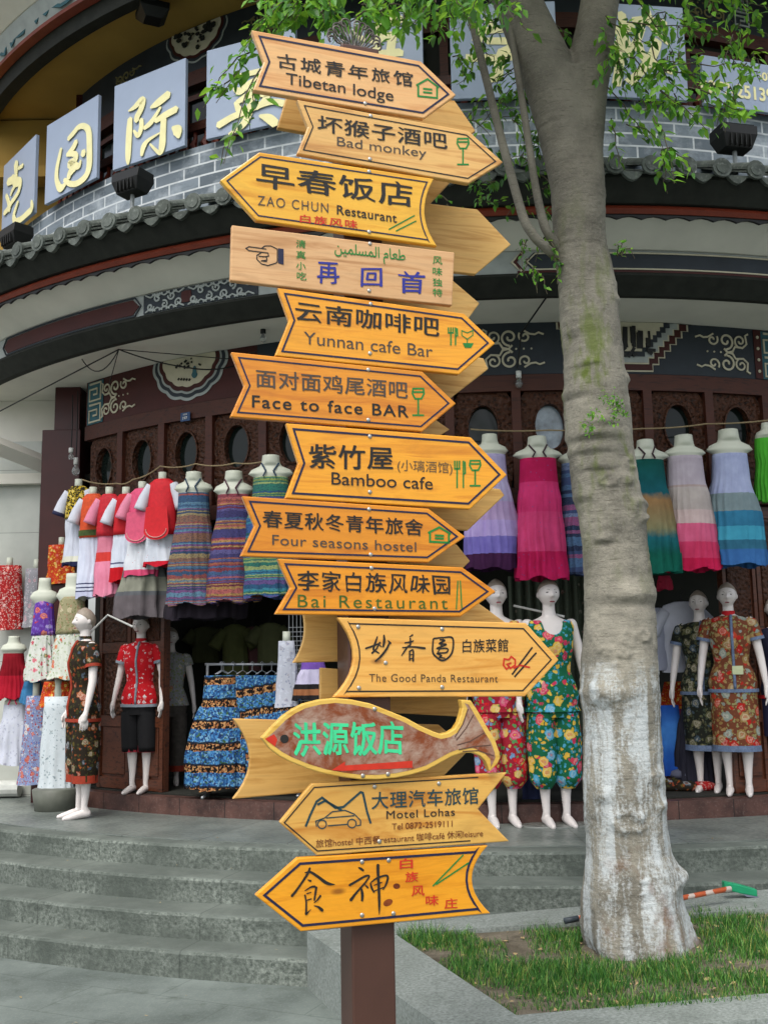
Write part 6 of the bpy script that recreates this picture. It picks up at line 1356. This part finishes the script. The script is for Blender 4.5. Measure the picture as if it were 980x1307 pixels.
# ------------------------------------------------------------------ stock inside the shop
def tee(label, cx, y0, y1, w_, Y, mat, group='shirts hanging inside the dark shop', rz=0):
    p, s_, zz = frame_at(cx, y1, None, Y); h = zz(y0); a = w_ / 2 * s_; o = empty('hanging_shirt', tuple(p), rz, label, 'shirt', group)
    m = MB(); m.loft(cloth_rings(dens([(0, a, .07, .04), (h * .5, a * .96, .07, .03), (h * .85, a, .06, .01), (h * .95, a * .8, .05, 0), (h, a * .35, .04, 0)], 4), 6, cx, 40), False, True); b = m.build('shirt_body', mat, o, True)
    for g in (-1, 1): m = MB(); sleeve(m, g, a * .72, h * .86, h * .32, .055, .065, .7); m.build('sleeve', mat, b, True)
    m = MB(); m.tube([(-a * .8, 0, h * .93), (0, 0, h + .015), (a * .8, 0, h * .93)], .006, 6); m.tube([(0, 0, h + .01), (0, 0, h + .06), (.02, 0, h + .09), (0, 0, h + .11)], .004, 6); m.build('hanger', M_black, o)
    return o
wt_ = m_floral('white_shirt_print', '#9a9fb5', ['#9a9fb5', '#9a9fb5', '#55524a'], 9, .3, '#9a9fb5', '#55524a')
YI = lambda px, d: onR(px, 850, R0 - d).y
tee('white printed T shirt hanging right of the trunk, nearer the mannequins', 874, 768, 858, 58, YI(874, .55), plain('#b9bdca', .8, .05)); tee('white printed T shirt half hidden by the trunk', 838, 776, 855, 52, YI(838, .62), plain('#9499ab', .8, .05))
for cx, lab in ((872, 'dark print'),):
    p, s_, zz = frame_at(cx, 828, None, YI(874, .55) - .09)
    ot = [q for q in bpy.data.objects if q.get('label', '').startswith('white printed T shirt hanging right')][0]; m = MB()
    for q in range(16): x, z = random.uniform(-.05, .05), random.uniform(.02, .2); m.box((x, -.085, .18 + z), (random.uniform(.012, .03), .006, random.uniform(.012, .03)))
    tag(m.build('shirt_print', plain('#4b483f', .8), ot), kind='stuff')
dress('bright blue shaded skirt hanging inside right of the trunk', 858, 880, 890, 900, 986, 0, 26, 40, B('blue_shaded', [(0, '#1d4aa0'), (.4, '#3f7ac0'), (.75, '#2458a8'), (1, '#153a8a')], soft=True), Y=YI(858, .5), name='hanging_skirt', group='skirts hanging inside the shop', folds=5, cat='skirt')
dress('long dark navy pleated skirt behind the right mannequins', 888, 860, 866, 872, 1000, 0, 24, 46, plain('#1f1f2c', .85, .1), Y=YI(888, .4), name='hanging_skirt', group='skirts hanging inside the shop', folds=8, cat='skirt')
dress('green and magenta skirt edge beside the bright blue skirt', 872, 885, 890, 905, 985, 0, 14, 18, B('green_mag', [(0, '#7a2050'), (.4, '#2c7a4a')], soft=True), Y=YI(872, .7), name='hanging_skirt', group='skirts hanging inside the shop', folds=5, cat='skirt')
dress('yellow and red tops hanging above the bright blue skirt', 866, 866, 868, 870, 905, 0, 36, 40, fl_or, Y=YI(866, .9), name='hanging_skirt', group='skirts hanging inside the shop', folds=6, cat='skirt')
dress('crimson scarf hanging behind the trunk under the sundresses', 848, 730, 732, 735, 752, 0, 16, 16, plain('#8a1030', .8), Y=YI(848, .1), name='hanging_skirt', group='skirts hanging inside the shop', folds=4, cat='skirt')
dress('dark blue trousers leg hanging between the two flowered mannequins', 680, 876, 879, 882, 1022, 0, 16, 22, plain('#1f2748', .85, .15), Y=YI(680, .1), name='hanging_skirt', group='skirts hanging inside the shop', folds=4, cat='skirt')
m = MB(); n = 60; ra, rb = phi_of(650, 800, R0 - .45), phi_of(752, 800, R0 - .45); zt_, zb_ = onR(700, 735, R0 - .45).z, .9
prof = [[cyl(ra + (rb - ra) * i / n, z, R0 - .45 + .03 * sin(i * .9)) for i in range(n + 1)] for z in (zb_, zt_)]
m.v = [tuple(p) for r_ in prof for p in r_]; m.f = [(i, i + 1, n + 2 + i, n + 1 + i) for i in range(n)]; m.mi = [0] * n
tag(m.build('curtain', m_floral('curtain_cloth', '#3f463b', ['#3f463b', '#5a2a28', '#454c40'], 12, .2, '#394034', '#6a3a34'), smooth=True), 'grey green curtain with small red flowers behind the flowered mannequins', 'curtain')
olive = plain('#4a4f2a', .85, .15)
tee('olive child shirt hanging in the dark, left of three', 262, 800, 846, 34, YI(262, 1.2), plain('#3c4024', .85)); tee('bright olive two piece child suit hanging in the dark', 300, 797, 862, 34, YI(300, 1.1), olive); tee('dull pink child shirt beside the olive suit', 322, 800, 856, 26, YI(322, 1.25), plain('#5a3a3c', .85)); tee('olive shirt hanging in the dark right of the pink one', 345, 795, 850, 34, YI(345, 1.1), plain('#474b2e', .85))
tee('pale grey shirt hanging in the dark at the far left of the opening', 236, 805, 850, 30, YI(236, 1.35), plain('#55584c', .85)); tee('dim red shirt hanging deep in the shop', 262, 850, 900, 22, YI(262, 1.5), plain('#5a1a1c', .85))
# rail of tiered blue and black skirts
cloth_t = NT('tiered_print', .85, .15); t = cloth_t; v = t.coords(rnd=False); z = t.sep(v)[2]; oi = t.n('ObjectInfo')
band = t.math('FRACT', t.math('DIVIDE', t.math('ADD', t.math('ADD', z, .02), t.math('MULTIPLY', t.noise(v, 9, 3), .04)), .17)); vn = t.n('TexVoronoi'); vn.inputs['Scale'].default_value = 75; wv_ = t.n('VectorMath', operation='ADD'); nz_ = t.n('TexNoise'); nz_.inputs['Scale'].default_value = 30; t.l(v, nz_.inputs['Vector']); sc_ = t.n('VectorMath', operation='SCALE'); sc_.inputs['Scale'].default_value = .03; t.l(nz_.outputs['Color'], sc_.inputs[0]); t.l(v, wv_.inputs[0]); t.l(sc_.outputs[0], wv_.inputs[1]); t.l(wv_.outputs[0], vn.inputs['Vector']); rr = t.sep(vn.outputs['Color'])[0]
blue = t.ramp(rr, [(0, H('#264f80')), (.3, H('#4178a8')), (.55, H('#1f3058')), (.75, H('#6a95b0')), (.9, H('#3a5a3c'))], 'CONSTANT'); org = t.ramp(rr, [(0, H('#17110f')), (.35, H('#8f5d3a')), (.6, H('#b08558')), (.85, H('#17110f'))], 'CONSTANT')
c = t.mix(t.math('LESS_THAN', band, .34), blue, org); c = t.mix(t.math('MULTIPLY', t.math('LESS_THAN', t.math('ABSOLUTE', t.math('SUBTRACT', band, .36)), .05), .9), c, H('#120e10')); t.col(c)
M_rail = plain('#9a9da0', .3, .1, 20, .5, 0, .8)
for i in range(9):
    cx = 272 + i * 12.5; w_ = 62 if i == 0 else 40; yb = 1006 if i == 0 else 1000 - i * 2
    Yk = YI(280, .02) - .02 * i + (0 if i else -.06)
    o = dress('front blue, black and orange tiered skirt on the rail' if i == 0 else 'tiered printed skirt packed on the rail behind the front one', cx + (10 if i == 0 else 0), 852, 854, 862, yb, 0, 46 if i == 0 else 26, 82 if i == 0 else 46, t.m, Y=Yk, name='tiered_skirt', group='tiered skirts on the clothes rail', folds=8, seed=i * 1.7, cat='skirt')
    h = 1.0
    p, s_, zz = frame_at(cx, yb, None, Yk); zt_ = zz(862); m = MB(); m.tube([(-.05, 0, zt_ + .01), (0, 0, zt_ + .04), (.05, 0, zt_ + .01)], .004, 6); m.tube([(0, 0, zt_ + .04), (0, 0, zt_ + .075), (.018, 0, zt_ + .095), (0, 0, zt_ + .11), (-.012, 0, zt_ + .1)], .003, 6); m.build('hanger', M_rail, o)
a, b = atY(262, 848, YI(280, .0)), atY(385, 848, YI(280, .0)); r = empty('clothes_rail', (a.x, a.y, .757), 0, 'chromed rail carrying the tiered skirts inside the shop', 'rail')
m = MB(); m.tube([(0, 0, a.z - .757), (b.x - a.x, 0, b.z - .757)], .012, 10); m.build('rail_bar', M_rail, r, True)
for x in (.02, b.x - a.x - .02): m = MB(); m.tube([(x, 0, a.z - .757), (x, 0, 0)], .012, 10); m.tube([(x, -.2, .012), (x, .2, .012)], .012, 8); m.build('rail_post', M_rail, r, True)
dress('white and grey flowered dress hanging by the wire grid', 366, 806, 812, 818, 902, 18, 20, 26, m_floral('white_grey_print', '#a9adb8', ['#7a7f95', '#8a8fa0'], 16, .3, '#b5b9c4', '#6a6f85'), Y=YI(366, -.2), name='hanging_dress', group='clothes hanging beside the wire grid', folds=5, straight=True)
dress('purple and white child skirt showing between the sign boards', 400, 832, 836, 842, 892, 0, 30, 46, B('purple_white', [(0, '#6a4a9a'), (.25, '#b5b0c8'), (.62, '#1c1a1c'), (.75, '#8a5a3a'), (.9, '#1c1a1c')]), Y=YI(400, -.2), name='hanging_dress', group='clothes hanging beside the wire grid', folds=7, cat='skirt')
p, s_, zz = frame_at(386, 900, None, YI(386, -.12)); m = MB()
for q in range(8): m.tube([(-.1 + q * .03, 0, 0), (-.1 + q * .03, 0, zz(775))], .003, 5)
for q in range(18): m.tube([(-.105, 0, q * .035), (.115, 0, q * .035)], .003, 5)
tag(m.build('wire_grid', M_rail, loc=p), 'white wire grid panel left of the signpost', 'grid')
random.seed(21)
for i in range(14):
    cx = random.uniform(842, 905); p = atY(cx, random.uniform(985, 1006), YI(880, random.uniform(.3, .7))); m = MB(); r_ = random.uniform(.05, .09)
    rings = [[(r_ * 1.5 * k * cos(2 * pi * q / 14) * (1 + .25 * noise.noise(Vector((q, i, k)))), r_ * k * sin(2 * pi * q / 14), z * r_ * (1 + .3 * noise.noise(Vector((q * .7, i, 3))))) for q in range(14)] for k, z in ((.8, 0), (1.05, .35), (.9, .8), (.45, 1.05))]
    m.loft(rings); p.z = .757 if i < 8 else .757 + .08
    tag(m.build('folded_cloth', (fl_red, plain('#2a2026', .9), f_brown, plain('#55586a', .8), f_dark)[i % 5], loc=p, smooth=True), 'crumpled folded garment in the heap on the shop floor', 'garment', 'heap of garments on the shop floor')

# ------------------------------------------------------------------ sticks holding clothes, and the broom
def pole(pts, label, rad=.009):
    m = MB(); m.tube(pts, rad, 8); tag(m.build('clothes_pole', plain('#a9aaa6', .4)), label, 'pole', 'white poles holding clothes')
pole([atY(108, 815, 8.5), atY(138, 785, 8.5), atY(170, 800, 8.45)], 'bent white pole behind the heads of the left mannequins'); pole([atY(655, 773, 7.75), atY(720, 787, 7.7)], 'white pole from the red suit mannequin to the green one'); pole([atY(950, 790, 8.3), atY(965, 770, 8.3), atY(966, 800, 8.3)], 'short white pole end beside the right mannequin')
A = atZ(738, 1172, .40); E_ = atZ(932, 1134, .50); Dv = (E_ - A); o = empty('broom', tuple(A), 0, 'broom with an orange and white handle and green head lying behind the trunk', 'broom')
t = NT('broom_handle_paint', .4, .4); g = t.n('NewGeometry'); x = t.sep(g.outputs['Position'])[0]; f_ = t.math('FRACT', t.math('MULTIPLY', t.math('ADD', x, t.math('MULTIPLY', t.noise(t.coords(), 30, 3), .06)), 9)); t.col(t.mix(t.math('LESS_THAN', f_, .35), H('#b5552c'), H('#c9b8ac')))
m = MB(); m.tube([(0, 0, 0), Dv], .014, 10); m.build('handle', t.m, o, True)
m = MB(); m.tube([Dv * -.09, Dv * -.002], .016, 10); m.build('handle_grip', plain('#3a4248', .5), o, True)
F1, F2 = atZ(924, 1132, .49) - A, atZ(966, 1138, .46) - A; up = Vector((0, 0, .028)); bk = Vector((0, .05, 0))
m = MB(); m.loft([[F1 + up, F1 - up * .55, F1 - up * .55 + bk, F1 + up + bk], [F1.lerp(F2, .5) + up * .8, F1.lerp(F2, .5) - up * .9, F1.lerp(F2, .5) - up * .9 + bk, F1.lerp(F2, .5) + up * .8 + bk], [F2 + up * .35, F2 - up * 1.05, F2 - up * 1.05 + bk, F2 + up * .35 + bk]]); m.build('broom_head', plain('#1d8a5f', .4), o, bevel=.006)
m = MB(); q = F2 - F1; m.loft([[F1.lerp(F2, .55) - up * .9, F1.lerp(F2, .55) - up * .9 + bk, F2 - up * 1.0 + bk, F2 - up * 1.0], [F1.lerp(F2, .65) - up * 1.3, F1.lerp(F2, .65) - up * 1.3 + bk, F2 + q * .13 - up * 1.25 + bk, F2 + q * .13 - up * 1.25]]); m.build('bristles', plain('#6a7080', .8), o)

# scraps on the pavement and the steps
random.seed(33); m = MB()
for i in range(150):
    if i < 80: x, y, z = random.uniform(-2.8, .2), random.uniform(3.6, 6.0), .004
    else:
        ph = random.uniform(-.5, .25); k = random.choice(((7.62, .304), (7.9, .154), (7.3, .609 - .15), (7.0, .612))); rr_ = k[0] + random.uniform(-.1, .06); q = cyl(ph, k[1] + .004, rr_); x, y, z = q
        if x > -.5 and z < .5: continue
    if x > -.55 and y > 4.0 and z < .3: continue
    s_ = random.uniform(.004, .016); a = random.uniform(0, 6.3)
    m.add([(x + s_ * cos(a + q * pi / 2) * (1 if q % 2 else .45), y + s_ * sin(a + q * pi / 2) * (1 if q % 2 else .45), z + random.uniform(0, .006)) for q in range(4)], [(0, 1, 2, 3)])
tag(m.build('ground_litter', plain('#8f8262', .8, .5, 50)), 'tiny leaf scraps and grit lying on the pavement and steps', 'litter', kind='stuff')
